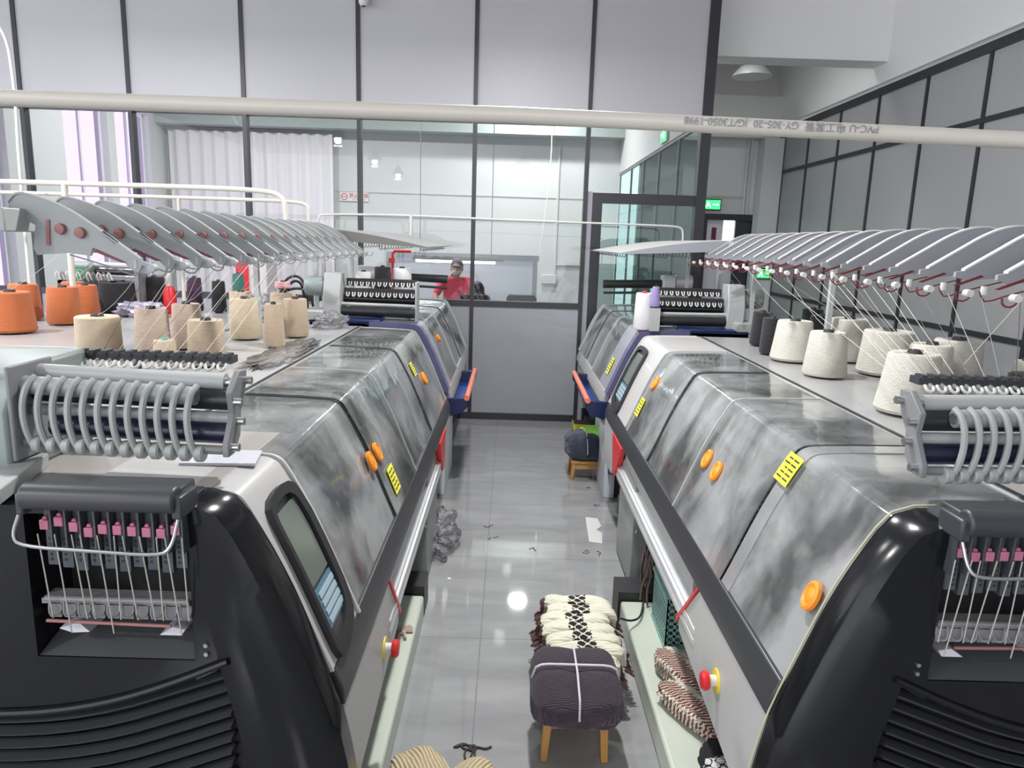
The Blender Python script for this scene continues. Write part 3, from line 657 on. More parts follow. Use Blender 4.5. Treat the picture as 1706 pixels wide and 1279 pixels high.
    if w_ > .5: s0, s1 = a+w_*.45, b-w_*.08
    if not m1: s0, s1 = a+w_*.2, a+w_*.8
    outer = smoothpath([(s0, .83), (s0, 1.0), (s0, 1.15), (s0+.02, 1.20), ((s0+s1)/2, 1.212), (s1-.02, 1.20), (s1, 1.15), (s1, 1.0), (s1, .88), (s1-.03, .825), ((s0+s1)/2, .80), (s0+.01, .795), (s0, .83)], 1)
    cx_, cz_ = (s0+s1)/2, 1.00
    outer = outer[:-1]
    inner = [(cx_-.01+(q[0]-cx_)*.76, cz_+.01+(q[1]-cz_)*.84) for q in outer]
    if m1:
        rg = S(); ring(rg, outer, inner, .0, .016); bz = B(rg, 'display_bezel', blackmat_m, d_); pt = S(); patch(pt, outer, -.002, .003); B(pt, 'recess', dgrey_m, d_)
        pt = S(); patch(pt, [(s0+.028, .975), (s0+.028, 1.02), (s0+.028, 1.07), (s0+.028, 1.12), (s0+.028, 1.165), (s1-.045, 1.165), (s1-.045, 1.12), (s1-.045, 1.07), (s1-.045, 1.02), (s1-.045, .975)], .002, .004); B(pt, 'screen', screen_m, d_)
        pt = S(); patch(pt, [(s0+.028, .865), (s0+.028, .915), (s0+.028, .965), (s1-.045, .965), (s1-.045, .915), (s1-.045, .865)], .002, .004); B(pt, 'keypad', key_m, d_)
        ky = S()
        for r2 in range(4):
            for c2 in range(7): patch(ky, [(s0+.05+c2*.026*(s1-s0-.1)/.18, .873+r2*.022), (s0+.05+c2*.026*(s1-s0-.1)/.18, .887+r2*.022), (s0+.068+c2*.026*(s1-s0-.1)/.18, .887+r2*.022), (s0+.068+c2*.026*(s1-s0-.1)/.18, .873+r2*.022)], .006, .003)
        B(ky, 'keys', key2_m, d_)
        B(S().sheet([(p_[0]+.016, p_[1]+.010) for p_ in PROF], b-.012, b, .018), 'hood_rim', white_m, d_)
    # stickers and round latches on the covers
    for (s_, z_, ww, hh_) in stickers:
        def PP(zz): return onp(min(zz, 1.245))
        st = S(); patch(st, [(s_-ww/2, z_-hh_/2), (s_-ww/2, z_), (s_-ww/2, z_+hh_/2), (s_+ww/2, z_+hh_/2), (s_+ww/2, z_), (s_+ww/2, z_-hh_/2)], .004, .002); so = B(st, 'warning_sticker', yel_m, smooth=False)
        ik = S()
        for r2 in range(5):
            zz = z_-hh_*.36+r2*hh_*.17
            patch(ik, [(s_-ww*.40, zz), (s_-ww*.40, zz+hh_*.05), (s_-ww*.05, zz+hh_*.05), (s_-ww*.05, zz)], .0065, .001)
            patch(ik, [(s_+ww*.05, zz), (s_+ww*.05, zz+hh_*.05), (s_+ww*(.4-.1*(r2 % 3)), zz+hh_*.05), (s_+ww*(.4-.1*(r2 % 3)), zz)], .0065, .001)
        B(ik, 'printed_lines', ink_m, so, smooth=False)
    for (s_, z_) in handles:
        u_, nn = onp(z_)
        h_ = S(); R_ = .032 if m1 else .022; vs = []
        axis = Vector((nn[0], 0, nn[1])); t1 = Vector((0, 1, 0)); t2 = axis.cross(t1)
        base = Vector((u_, s_, z_))
        prof = [(.001, 0), (R_, 0), (R_, .010), (R_*.8, .014), (R_*.55, .010), (R_*.3, .014), (.001, .014)]
        for rr_, hh2 in prof:
            for k_ in range(20):
                an = 2*PI*k_/20; vs.append(base+axis*hh2+t1*(rr_*math.cos(an))+t2*(rr_*math.sin(an)*1.25))
        fs = [(i*20+k_, i*20+(k_+1) % 20, (i+1)*20+(k_+1) % 20, (i+1)*20+k_) for i in range(len(prof)-1) for k_ in range(20)]
        h_.add(vs, fs); B(h_, 'cover_latch', orange_m)
    # ---- near end
    if m1:
        n_ = 22; oi, ii = resamp(OUT, n_), resamp(INN, n_)
        cp = S(); vs = []
        for row in ([(p_[0], .0, p_[1]) for p_ in ii], [(p_[0]*.72+q_[0]*.28, -.005, p_[1]*.72+q_[1]*.28) for p_, q_ in zip(ii, oi)], [(p_[0]*.15+q_[0]*.85, -.002, p_[1]*.15+q_[1]*.85) for p_, q_ in zip(ii, oi)], [(q_[0], .03, q_[1]) for q_ in oi], [(q_[0]-.006, .11, q_[1]-.002) for q_ in oi], [(p_[0], .11, p_[1]) for p_ in ii]):
            vs += row
        fs = [(r_*n_+i, r_*n_+i+1, (r_+1)*n_+i+1, (r_+1)*n_+i) for r_ in range(5) for i in range(n_-1)] + [(5*n_+i, 5*n_+i+1, i+1, i) for i in range(n_-1)]
        fs += [tuple(r_*n_ for r_ in range(6)), tuple(r_*n_+n_-1 for r_ in range(6))]
        cp.add(vs, fs); cpo = B(cp, 'end_cap_edge', black_m); cpo.data.set_sharp_from_angle(angle=math.radians(50))
        ed = [p_ for p_ in resamp(OUT, n_)]
        if side < 0: B(S().tube([(p_[0]-.004, .114, p_[1]+.002) for p_ in ed], .0028, 6), 'end_cap_seal', mat('seal_cream', (.45, .43, .30), .6))
        # face pieces around the recess (u -.685..-.315, z .89..1.23)
        fp = S()
        rc = (-.672, -.312, .885, 1.232)
        up = [(-.36, 1.25), (-1.34, 1.25), (-1.34, rc[3]), (rc[1], rc[3]), (-.335, 1.24)]
        fp.prism(up, .0, .05); fp.box(-1.34, rc[0], .0, .05, .733, rc[3])
        rp = [(rc[1], rc[3])] + [(-.306, 1.17), (-.296, 1.12), (-.275, .98), (-.256, .865), (rc[1], .835)]
        fp.prism(rp, .0, .05)
        fp.prism([(rc[0], rc[2]), (rc[1], rc[2]), (rc[1], .840), (-.367, .826), (-.503, .777), (-.639, .748), (rc[0], .745)], .0, .05)
        B(fp, 'end_face', black_m)
        lip = [(-1.34, .733), (-1.0, .733), (-.774, .738), (-.639, .75), (-.503, .779), (-.367, .828), (-.235, .888)]
        lf = S().tube([(p_[0], -.004, p_[1]) for p_ in smoothpath(lip, 2)], .009, 8); B(lf, 'face_lip', black_m)
        for j in range(15):
            dz = .034*(j+1); e_u = -.235-.001*j
            pth = [(p_[0], p_[1]-dz-.01*(j > -1)*0) for p_ in lip if p_[0] < -.30] + [(e_u, .877-dz)]
            lv = S(); sp_ = smoothpath(pth, 1); vs = []
            for p_ in sp_: vs += [(p_[0], .03, p_[1]+.012), (p_[0], .002, p_[1]+.006), (p_[0], .006, p_[1]-.001), (p_[0], .045, p_[1]-.010)]
            kk = len(sp_); fs = [(4*i+a_, 4*i+(a_+1) % 4, 4*i+4+(a_+1) % 4, 4*i+4+a_) for i in range(kk-1) for a_ in range(4)] + [(0, 1, 2, 3), tuple(4*(kk-1)+q for q in (3, 2, 1, 0))]
            lv.add(vs, fs); B(lv, 'louvre', dgrey_m)
        B(S().box(-1.34, -.20, .05, .07, .1, .90), 'end_backing', blackmat_m)
        rc_ = S().box(rc[0]-.01, rc[1]+.01, .15, .16, rc[2]-.05, rc[3]+.01)
        rc_.prism([(rc[0]-.01, rc[2]-.05), (rc[0]+.0, rc[2]-.02), (rc[0]+.0, rc[3]), (rc[0]-.01, rc[3])], .05, .15)
        rc_.prism([(rc[1]+.01, rc[2]-.05), (rc[1]-.0, rc[2]-.02), (rc[1]-.0, rc[3]), (rc[1]+.01, rc[3])], .05, .15)
        B(rc_, 'recess_liner', recess_m)
        sl = S(); sl.add([(rc[0], .005, rc[2]), (rc[1], .005, rc[2]), (rc[1]-.01, .14, rc[2]+.045), (rc[0]+.01, .14, rc[2]+.045), (rc[0], .005, rc[2]-.03), (rc[1], .005, rc[2]-.03), (rc[1]-.01, .14, rc[2]-.03), (rc[0]+.01, .14, rc[2]-.03)], [(0, 1, 2, 3), (4, 5, 1, 0), (5, 6, 2, 1), (6, 7, 3, 2), (7, 4, 0, 3), (4, 5, 6, 7)])
        B(sl, 'recess_ledge', mat('ledge_grey', (.085, .087, .09), .4))
        for zz in (.925, .903): B(S().lathe([(.001, 0), (.005, 0), (.005, -.005), (.001, -.005)], (-.285, 0, zz), 10, 'y'), 'screw', steel_m)
        B(S().prism([(-1.34, -.03), (-.695, -.03), (-.76, .24), (-1.34, .24)], 1.262, 1.296, 'z'), 'sheet_cover', lgrey_m, bev=.003)
        # side tension unit: hood, ten modules, bail, threads, hook bar
        tu = B(S().tube([(-.630, -.05, 1.292), (-.305, -.05, 1.292)], .029, 16).box(-.635, -.31, -.045, .05, 1.267, 1.308).box(-.642, -.625, -.065, .02, 1.252, 1.302).box(-.315, -.292, -.065, .02, 1.252, 1.302), 'side_tension_unit', dgrey_m, bev=.005)
        for j in range(10):
            u_ = -.610+j*.0315
            md = S().box(u_-.012, u_+.012, -.005, .10, 1.115-.006*(j % 3), 1.27).box(u_+.014, u_+.018, -.03, .09, 1.16, 1.27)
            md.cur = 1
            for q in range(5): md.box(u_-.007, u_-.002, -.0065, -.004, 1.125+q*.012, 1.131+q*.012)
            mo = B(md, 'tension_module', [module_m, ink_m], tu)
        pk = S()
        for j in range(10):
            u_ = -.610+j*.0315; zz = 1.222-.004*j*.4+(.006 if j % 4 == 1 else -.004)-(.010 if j in (3, 5) else 0)
            pk = S().box(u_-.010, u_+.010, -.028, -.004, zz-.012, zz+.010).prism([(u_-.006, zz+.010), (u_+.006, zz+.010), (u_+.004, zz+.017), (u_-.004, zz+.017)], -.024, -.008)
            B(pk, 'tension_knob', pink_m, tu, bev=.002)
        bl = smoothpath([(-.642, -.05, 1.256), (-.646, -.075, 1.213), (-.625, -.085, 1.193), (-.48, -.085, 1.187), (-.335, -.085, 1.180), (-.312, -.075, 1.195), (-.305, -.05, 1.256)], 2)
        B(S().tube(bl, .0042, 8), 'wire_bail', steel_m, tu)
        hb = S().tube([(-.64, .0, 1.030), (-.32, .0, 1.030)], .007, 8).box(-.65, -.318, .0, .05, 1.018, 1.03)
        for j in range(10):
            u_ = -.63+j*.0325
            hb.tube(smoothpath([(u_, .0, 1.028), (u_+.004, -.012, 1.022), (u_+.004, -.014, .998), (u_+.014, -.01, .992), (u_+.022, 0, 1.0), (u_+.022, .004, 1.02)], 1), .0026, 6)
            hb.box(u_-.004, u_+.022, .0, .05, .985, 1.02)
        B(hb, 'hook_bar', mgrey_m, tu)
        B(S().cyl((-.64, -.004, .978), (-.36, -.004, .972), .004, 8), 'pink_rod', pinkd_m, tu)
        for j in range(11):
            u_ = -.612+j*.0305; zb = .955 if j in (1, 4, 9) else .99
            B(S().tube([(u_-.008+.006*(j % 3), -.035, 1.20), (u_+.004*((j*7) % 5-2), -.012, zb)], .0016, 5), 'thread', strand_m, tu)
        for pl in ([(-.63, .945), (-.585, .962), (-.56, .938), (-.60, .935)], [(-.40, .935), (-.37, .955), (-.34, .95), (-.35, .935)]): B(S().prism(pl, .02, .10), 'paper_lint', paper_m, tu)
    else:
        # second model: rounded purple end arch and dark end face
        n_ = 22; oi = resamp(PROF, n_)
        B(S().sheet([(p_[0]+.02, p_[1]+.012) for p_ in PROF], -.02, .075, .05), 'end_arch', purple_m)
        B(S().sheet([(p_[0]+.02, p_[1]+.012) for p_ in PROF], L-.06, L, .05), 'end_arch', lgrey_m)
        poly = [(p_[0], p_[1]-.01) for p_ in oi] + [(-1.30, 1.23), (-1.30, .2), (-.06, .2), (-.04, .7)]
        B(S().prism(poly, .0, .04), 'end_face', purple_m); B(S().prism(poly, L-.04, L-.001), 'end_face', lgrey_m)
        B(S().prism([(.0, 1.19), (.0, 1.285), (.19, 1.30), (.24, 1.265), (.24, 1.235)], -1.0, -.50, 'x'), 'sloping_top', navy_m, bev=.008)
        # blue tray on the front with a coral rod
        te = [(-.06, .73), (.115, .755), (.135, .735), (.125, .68), (.08, .635), (.0, .605), (-.06, .60)]
        B(S().prism(te, .02, .05), 'tray_end', navy_m, bev=.01)
        B(S().prism(te, 1.12, 1.15), 'tray_end', navy_m, bev=.01)
        B(S().box(-.05, .09, .05, 1.12, .625, .64), 'tray_floor', blue_m)
        B(S().cyl((.115, .01, .745), (.115, 1.16, .745), .020, 12), 'tray_rod', coral_m)
    # ---- top feeder near the end
    def feeder(s0_, du=0.):
        y = s0_
        u0, u1 = -.785+du, -.28+du
        fd = B(S().prism([(y-.09, 1.325), (y-.09, 1.355), (y-.045, 1.42), (y-.055, 1.475), (y+.0, 1.52), (y+.05, 1.515), (y+.035, 1.46), (y+.0, 1.42), (y-.01, 1.36), (y-.05, 1.325)], u1-.008, u1+.008, 'x'), 'yarn_feeder', mgrey_m, bev=.003)
        B(S().prism([(y-.10, 1.262), (y-.10, 1.42), (y-.05, 1.50), (y+.02, 1.52), (y+.24, 1.525), (y+.25, 1.262)], u0-.50, u0, 'x'), 'motor_housing', greengrey_m, fd, bev=.01)
        B(S().box(u0, u0+.012, y-.095, y+.07, 1.30, 1.53), 'side_plate', mgrey_m, fd, bev=.004)
        B(S().cyl((u0+.01, y+.02, 1.498), (u1-.035, y+.02, 1.486), .0215, 16), 'roller_tube', lgrey_m, fd)
        B(S().cyl((u1-.035, y+.02, 1.486), (u1, y+.02, 1.486), .012, 12), 'roller_axle', steel_m, fd)
        B(S().cyl((u0+.0, y-.04, 1.478), (u1-.085, y-.04, 1.462), .0225, 16), 'finger_shaft', arm_m, fd)
        B(S().cyl((u1-.085, y-.04, 1.462), (u1-.08, y-.04, 1.462), .014, 12), 'shaft_nut', steel_m, fd)
        B(S().cyl((u0+.01, y+.0, 1.455), (u1-.008, y+.0, 1.445), .026, 16), 'rubber_roller', roll_m, fd)
        B(S().cyl((u0+.01, y-.015, 1.412), (u1-.008, y-.015, 1.404), .015, 12), 'roller_tube', lgrey_m, fd)
        B(S().cyl((u0+.06, y-.02, 1.375), (u1-.008, y-.02, 1.366), .027, 18), 'rubber_roller', rollb_m, fd)
        B(S().cyl((u0+.01, y-.06, 1.342), (u1-.008, y-.06, 1.334), .011, 10), 'roller_tube', mgrey_m, fd)
        for j in range(12):
            u_ = u0+.028+j*.0352; zz = -.0011*j
            pth = smoothpath([(u_+.012, y-.045, 1.500+zz), (u_+.004, y-.068, 1.485+zz), (u_-.003, y-.080, 1.44+zz), (u_-.001, y-.082, 1.39+zz), (u_+.006, y-.076, 1.35+zz), (u_+.012, y-.066, 1.325+zz)], 2)
            fo = B(S().tube(pth, .0080, 8), 'feeder_finger', fing_m, fd)
            B(S().lathe([(.001, 0), (.017, 0), (.021, .004), (.021, .018), (.017, .022), (.001, .022)], (u_+.008, y-.065, 1.338+zz), 16, 'x'), 'finger_disc', fing_m, fo)
        co = -.105 if side > 0 else -.15
        cb = S().box(u0-.05+co, u1+co, y+.24, y+.29, 1.492, 1.512)
        for j in range(13): cb.box(u1+co-.02-j*.034, u1+co-.005-j*.034, y+.235, y+.275, 1.505, 1.520)
        B(cb, 'comb_bar', dgrey_m, fd)
        for j in range(12):
            u_ = u1+co-.03-j*.034
            B(S().tube(smoothpath([(u_, y+.24, 1.495), (u_, y+.215, 1.488), (u_+.010, y+.205, 1.478), (u_+.022, y+.21, 1.482), (u_+.022, y+.225, 1.495)], 1), .0045, 6), 'comb_hook', wplas_m, fd)
        for (yy, zz) in ((y-.07, 1.345), (y-.03, 1.40), (y+.03, 1.49), (y-.04, 1.45)): B(S().cyl((u1+.006, yy, zz), (u1+.026, yy, zz), .010, 10), 'clamp_screw', steel_m, fd)
    if m1: feeder(.24, 0 if side > 0 else -.045)
    else:
        y = .12; u0, u1 = (-.78, -.27) if side > 0 else (-.84, -.34)
        fd = B(S().prism([(y-.05, 1.262), (y-.07, 1.45), (y-.02, 1.60), (y+.12, 1.60), (y+.16, 1.262)], u0-.13, u0-.01, 'x'), 'yarn_feeder', lgrey_m, bev=.006)
        B(S().box(u1, u1+.014, y-.03, y+.12, 1.27, 1.55), 'side_plate', lgrey_m, fd, bev=.004)
        B(S().lathe([(.001, 0), (.06, 0), (.07, .02), (.07, .12), (.05, .15), (.001, .15)], (u0-.28, y+.05, 1.50), 18, 'x'), 'feeder_motor', greengrey_m, fd)
        for (dy, zz, rr_, mm) in ((-.02, 1.335, .034, roll_m), (-.015, 1.385, .012, lgrey_m), (.0, 1.275, .014, mgrey_m), (.06, 1.42, .03, roll_m)):
            B(S().cyl((u0-.01, y+dy, zz), (u1+.0, y+dy, zz-.006), rr_, 14), 'roller', mm, fd)
        for (dy, z0_, z1_) in ((.02, 1.435, 1.495), (.10, 1.505, 1.56)):
            B(S().box(u0, u1, y+dy, y+dy+.015, z0_, z1_), 'comb_bar', blackmat_m, fd)
            for j in range(12):
                u_ = u0+.02+j*.042
                B(S().tube(smoothpath([(u_, y+dy-.004, z0_+.03), (u_, y+dy-.02, z0_+.012), (u_+.009, y+dy-.026, z0_), (u_+.018, y+dy-.02, z0_+.012), (u_+.018, y+dy-.008, z0_+.03)], 1), .0042, 6), 'comb_hook', wplas_m, fd)
        B(S().box(-1.05, -.9, .0, .3, 1.262, 1.34), 'control_box', lgrey_m, bev=.01)
        # upper black drum pair and far feeder
        B(S().cyl((-.78, L-.25, 1.50), (-.20, L-.25, 1.48), .04, 16).cyl((-.78, L-.3, 1.42), (-.20, L-.3, 1.40), .012, 8), 'far_roller', roll_m)
        B(S().box(-.88, -.76, L-.34, L-.18, 1.262, 1.58).cyl((-1.05, L-.26, 1.52), (-.88, L-.26, 1.52), .07, 16), 'far_roller_motor', lgrey_m, bev=.01)
    # ---- tension arms over the worktop
    prof, n0, step, shift, count, flange = arms
    zr = 1.90
    B(S().box(-1.075+shift, -.99+shift, n0-.10, n0+count*step, zr-.065, zr+.0), 'arm_bar', lgrey_m, bev=.004)
    if m1: B(S().prism([(-1.06+shift, 1.93), (-1.22+shift, 1.92), (-1.30+shift, 1.86), (-1.20+shift, 1.80), (-1.06+shift, 1.78)], n0-.16, n0-.03), 'bar_end_box', lgrey_m, bev=.006)
    for q in range(2):
        yy = n0+(1.95 if m1 else .3)+q*(1.25 if m1 else 1.0)
        B(S().box(-1.045+shift, -1.02+shift, yy, yy+.03, 1.262, zr-.06), 'arm_post', lgrey_m)
    first = None
    for j in range(count):
        if first is None:
            top = smoothpath(prof[:6], 2)
            ar = S().prism([(a_+shift, b_) for a_, b_ in list(top)+list(prof[6:])], -.006, .006)
            fl2 = S(); vs = []
            wd_ = flange
            for (a_, b_) in top: vs += [(a_+shift, -wd_, b_), (a_+shift, wd_, b_), (a_+shift, wd_, b_+.006), (a_+shift, -wd_, b_+.006)]
            kk = len(top); fl2.add(vs, [(4*i+a2, 4*i+(a2+1) % 4, 4*i+4+(a2+1) % 4, 4*i+4+a2) for i in range(kk-1) for a2 in range(4)]+[(0, 1, 2, 3), tuple(4*(kk-1)+q for q in (3, 2, 1, 0))])
            o = ar.build('tension_arm', (arm_m if side > 0 else armr_m) if m1 else (farm_m if side > 0 else armr_m), root, xf=xf, smooth=False)
            fl2.build('arm_flange', (arm_m if m1 else lgrey_m) if side > 0 else wplas_m, o, xf=xf)
            if m1 and side > 0:
                for (u_, z_) in ((-.895, 1.847), (-.84, 1.838)):
                    S().lathe([(.001, -.006), (.014, -.006), (.016, -.010), (.014, -.018), (.006, -.020), (.001, -.020)], (u_+shift, 0, z_), 14, 'y').build('tension_disc', pinkd_m, o, xf=xf)
                S().prism([(-.935+shift, 1.872), (-.925+shift, 1.872), (-.93+shift, 1.80), (-.94+shift, 1.80)], -.010, -.006).build('thread_slot', pinkd_m, o, xf=xf)
                S().prism([(-.785+shift, 1.84), (-.775+shift, 1.845), (-.735+shift, 1.815), (-.745+shift, 1.81)], -.008, -.005).build('scale_mark', ink_m, o, xf=xf)
            if m1:
                S().prism([(-.81+shift, 1.788), (-.80+shift, 1.793), (-.715+shift, 1.758), (-.73+shift, 1.757)], -.008, -.003).build('spring_flag', redd_m, o, xf=xf)
                wq = smoothpath([(-.88+shift, 0, 1.775), (-.76+shift, -.01, 1.745), (-.69+shift, -.015, 1.72), (-.675+shift, -.015, 1.735), (-.67+shift, -.01, 1.752)], 1)
                S().tube(wq, .0022, 6).tube(smoothpath([(-.66+shift, 0, 1.745), (-.63+shift, -.015, 1.722), (-.60+shift, -.02, 1.725), (-.595+shift, -.02, 1.75)], 1), .0028, 6).build('spring_wire', redd_m if side < 0 else mgrey_m, o, xf=xf)
                S().lathe([(.001, -.012), (.011, -.012), (.011, .012), (.001, .012)], (-.645+shift, 0, 1.745), 12, 'y').build('eyelet', wplas_m if side < 0 else lgrey_m, o, xf=xf)
                S().lathe([(.001, 0), (.009, 0), (.009, .024), (.001, .024)], (-.69+shift, 0, 1.742), 10, 'z').build('eyelet', wplas_m if side < 0 else lgrey_m, o, xf=xf)
            if not m1:
                for uu in (-.85, -.55, -.25):
                    S().tube([(uu+shift, 0, 1.81), (uu+shift, .004, 1.775), (uu+.015+shift, .004, 1.765), (uu+.02+shift, 0, 1.78)], .003, 5).build('arm_hook', ink_m, o, xf=xf)
                S().tube([(-.22+shift, 0, 1.79), (-.15+shift, 0, 1.80)], .002, 5).build('arm_wire', mgrey_m, o, xf=xf)
            o.location = (0, n0, 0); first = o
        else:
            c = first.copy(); COL.objects.link(c); c.parent = root; c.location = (0, n0+j*step, 0)
            for ch in first.children:
                g = ch.copy(); COL.objects.link(g); g.parent = c
    if m1:
        # worktop-to-feeder yarn ends
        for j in range(9):
            a_ = Vector((-.66+shift+.0*j, n0+j*step*.8, 1.735)); b_ = Vector((-.76+j*.040, .5, 1.50))
            B(S().tube([a_, b_], .0011, 4), 'feed_strand', strand_m if j % 3 else strandd_m)
    return root

FIN = [(-1.037, 1.915), (-1.017, 1.940), (-.985, 1.940), (-.885, 1.908), (-.79, 1.845), (-.676, 1.765), (-.640, 1.752), (-.636, 1.738), (-.66, 1.728), (-.70, 1.735), (-.73, 1.764), (-.81, 1.798), (-.82, 1.774), (-.88, 1.78), (-.97, 1.772), (-.979, 1.79), (-.968, 1.856), (-1.039, 1.89)]
FIN2 = [(-1.10, 1.89), (-1.06, 1.905), (-.95, 1.905), (-.70, 1.885), (-.45, 1.845), (-.20, 1.795), (-.20, 1.788), (-.45, 1.80), (-.9, 1.825), (-1.10, 1.86)]
FINR = [(-1.10, 1.945), (-1.06, 1.957), (-.99, 1.948), (-.92, 1.918), (-.85, 1.872), (-.745, 1.805), (-.72, 1.80), (-.72, 1.785), (-.76, 1.775), (-.86, 1.785), (-1.00, 1.79), (-1.10, 1.80)]
mL = machine(1, -.385, 1.5, 3.35, 1, 'black and white knitting machine on the left with a display panel near its black end',
        [.40, 1.13, 1.70, 2.42, 3.25], (.11, .40), [(1.27, .90, .10, .10), (2.55, 1.12, .07, .07)], [(1.08, 1.03), (1.20, 1.03), (2.75, 1.03)], [cov_a, cov_b, cov_c], (FIN, .60, .207, 0, 16, .010))
mR = machine(-1, .68, 1.5, 3.35, 1, 'black and white knitting machine on the right whose clear covers reach its black end',
        [.11, .66, 1.34, 1.95, 2.56, 3.3], (2.62, 3.3), [(.62, 1.19, .10, .085), (2.50, .95, .09, .10)], [(.17, 1.0), (1.22, 1.035), (1.08, 1.03), (2.44, 1.10)], [cov_c, cov_a, cov_b], (FINR, .40, .20, -.005, 18, .010))
m3 = machine(1, -.40, 5.02, 2.2, 2, 'purple edged knitting machine on the left against the glass partition',
        [.07, .32, .95, 1.5, 2.14], (.07, .32), [], [(.55, 1.1)], [cov_d, cov_d], (FIN2, .25, .13, 0, 14, .004), False)
m4 = machine(-1, .70, 5.05, 2.2, 2, 'purple edged knitting machine on the right in front of the glass door',
        [.07, .50, 1.05, 1.6, 2.14], (.07, .50), [(.35, .95, .10, .12)], [], [cov_d, cov_d], (FIN2, .25, .13, .12, 14, .004), False)

# ------------------------------------------------------------------ neighbouring machine, back to back with the left one
nb = empty('flat_knitting_machine', (-2.55, 1.9, 0)); tag(nb, 'grey knitting machine back to back behind the left one, orange cones on its table', 'knitting machine', 'computerised flat knitting machines along the aisle')
S().box(-.75, .76, .1, 3.5, .15, 1.23).box(-.7, .7, .15, 3.4, 0, .15).build('body', cab_m, nb)
for a, b in ((.0, 1.7), (1.7, 3.55)): S().box(-.80, .79, a, b-.004, 1.235, 1.262).build('worktop', table_m, nb, bev=.003)
S().box(-.64, -.24, 3.22, 3.26, 1.47, 1.49).box(-.64, -.60, 3.22, 3.26, 1.262, 1.49).box(-.28, -.24, 3.22, 3.26, 1.262, 1.49).build('comb_bar', dgrey_m, nb)
for j in range(11):
    u_ = -.63+j*.036
    S().tube(smoothpath([(u_, 3.21, 1.49), (u_+.004, 3.18, 1.53), (u_+.018, 3.18, 1.56), (u_+.03, 3.20, 1.50)], 1), .005, 6).build('comb_hook', mgrey_m if j % 2 else wplas_m, nb)
S().lathe([(.001, 0), (.07, 0), (.09, .02), (.09, .14), (.07, .16), (.001, .16)], (-.60, 3.35, 1.53), 20, 'x').build('motor_drum', greengrey_m, nb)
S().box(-.66, -.58, 3.28, 3.42, 1.262, 1.45).build('motor_bracket', mgrey_m, nb)
for z_, m_ in ((1.60, lgrey_m), (1.55, roll_m), (1.50, lgrey_m)): S().cyl((-.44, 3.35, z_), (-.12, 3.35, z_-.005), .02, 12).build('roller', m_, nb)
S().box(-.13, -.10, 3.28, 3.42, 1.262, 1.63).build('roller_bracket', mgrey_m, nb)
e_ = S().lathe([(.001, 0), (.045, 0), (.045, -.004), (.001, -.004)], (-.50, 3.258, 1.53), 24, 'y').build('round_emblem', mat('emblem_green', (.03, .22, .12), .5), nb)
S().tube([(-.50+.036*math.cos(2*PI*q/24), 3.254, 1.53+.036*math.sin(2*PI*q/24)) for q in range(25)], .002, 5).build('emblem_ring', wplas_m, e_)

# ------------------------------------------------------------------ yarn cones
def cone(x, y, r, h, taper, m, label, group, tipm=None, strand=None, sm=None, z=1.262, tilt=0, cat='yarn cone'):
    o = empty('yarn_cone', (x, y, z)); tag(o, label, cat, group); o.rotation_euler = (tilt, 0, random.random()*6 if not strand else 0)
    rt = r*taper
    S().lathe([(.001, .012), (r*.93, .010), (r, .022), (r*.5+rt*.5, h*.5), (rt, h*.955), (rt*.93, h*.985), (rt*.35, h*.975), (.001, h*.97)], n=36).build('wound_yarn', m, o)
    tc = tipm or mat('tube_dark', (.03, .03, .03), .6)
    S().lathe([(r*.55, 0), (r*.5, .018), (.001, .018)], n=20).build('tube_foot', tc, o)
    S().lathe([(rt*.32, h*.96), (rt*.27, h+.008), (rt*.15, h+.008), (.001, h*.97)], n=20).build('tube_tip', tc, o)
    if strand:
        a = Vector((0, 0, h)); b = Vector(strand)-Vector((x, y, z))
        mid = (a+b)*.5+Vector((0, 0, -.02))
        own = nb if x < -2.3 else (mL if x < 0 else mR); base = Vector((x, y, z))-own.location
        S().tube([base+q for q in (a, (a*.5+mid*.5)+Vector((0, 0, -.006)), mid, (b*.5+mid*.5)+Vector((0, 0, -.004)), b)], .0012, 4).build('yarn_strand', sm or strand_m, own)
    return o
GL = 'beige yarn cones on the left table'; GO = 'orange yarn cones'; GR = 'white yarn cones on the right table'; GK = 'black yarn cones'
LT = lambda k: (-1.075, 2.12+.207*k, 1.735)   # eyelets of the left arms
RT = lambda k: (1.38, 1.92+.20*k, 1.765)
teal_tip = mat('teal_tip', (.10, .40, .34), .5)
cone(-1.94, 3.39, .100, .19, .96, y_beige, 'squat broad beige yarn cone behind the comb of the left feeder', GL, strand=LT(0))
cone(-1.68, 3.38, .080, .235, .90, y_pinkb, 'tall rosy beige yarn cone behind the small black bobbin on the left table', GL, strand=LT(1))
cone(-1.50, 3.12, .052, .125, .86, y_beige, 'small beige yarn cone with a teal tip on the left table', GL, tipm=teal_tip, strand=LT(2))
cone(-1.64, 3.66, .076, .235, .88, y_pinkb, 'beige yarn cone standing behind the teal tipped one', GL, strand=LT(3))
cone(-1.35, 3.20, .084, .21, .90, y_tan, 'wide tan yarn cone nearest the left clear covers', GL, strand=LT(4))
cone(-1.49, 4.07, .091, .235, .90, y_beige, 'broad beige yarn cone left of the slim tan cone', GL, strand=LT(6))
cone(-1.62, 4.36, .074, .25, .88, y_beige, 'beige yarn cone showing its top over the broad one', GL, strand=LT(7))
cone(-1.24, 3.79, .056, .235, .80, y_tan, 'slim tall tan yarn cone at the edge of the left table', GL, strand=LT(8))
cone(-1.25, 4.21, .074, .23, .90, y_tan, 'tan yarn cone right behind the slim one', GL, strand=LT(10))
cone(-1.46, 4.66, .085, .23, .92, y_beige, 'beige yarn cone carrying a pink one on the left table', GL)
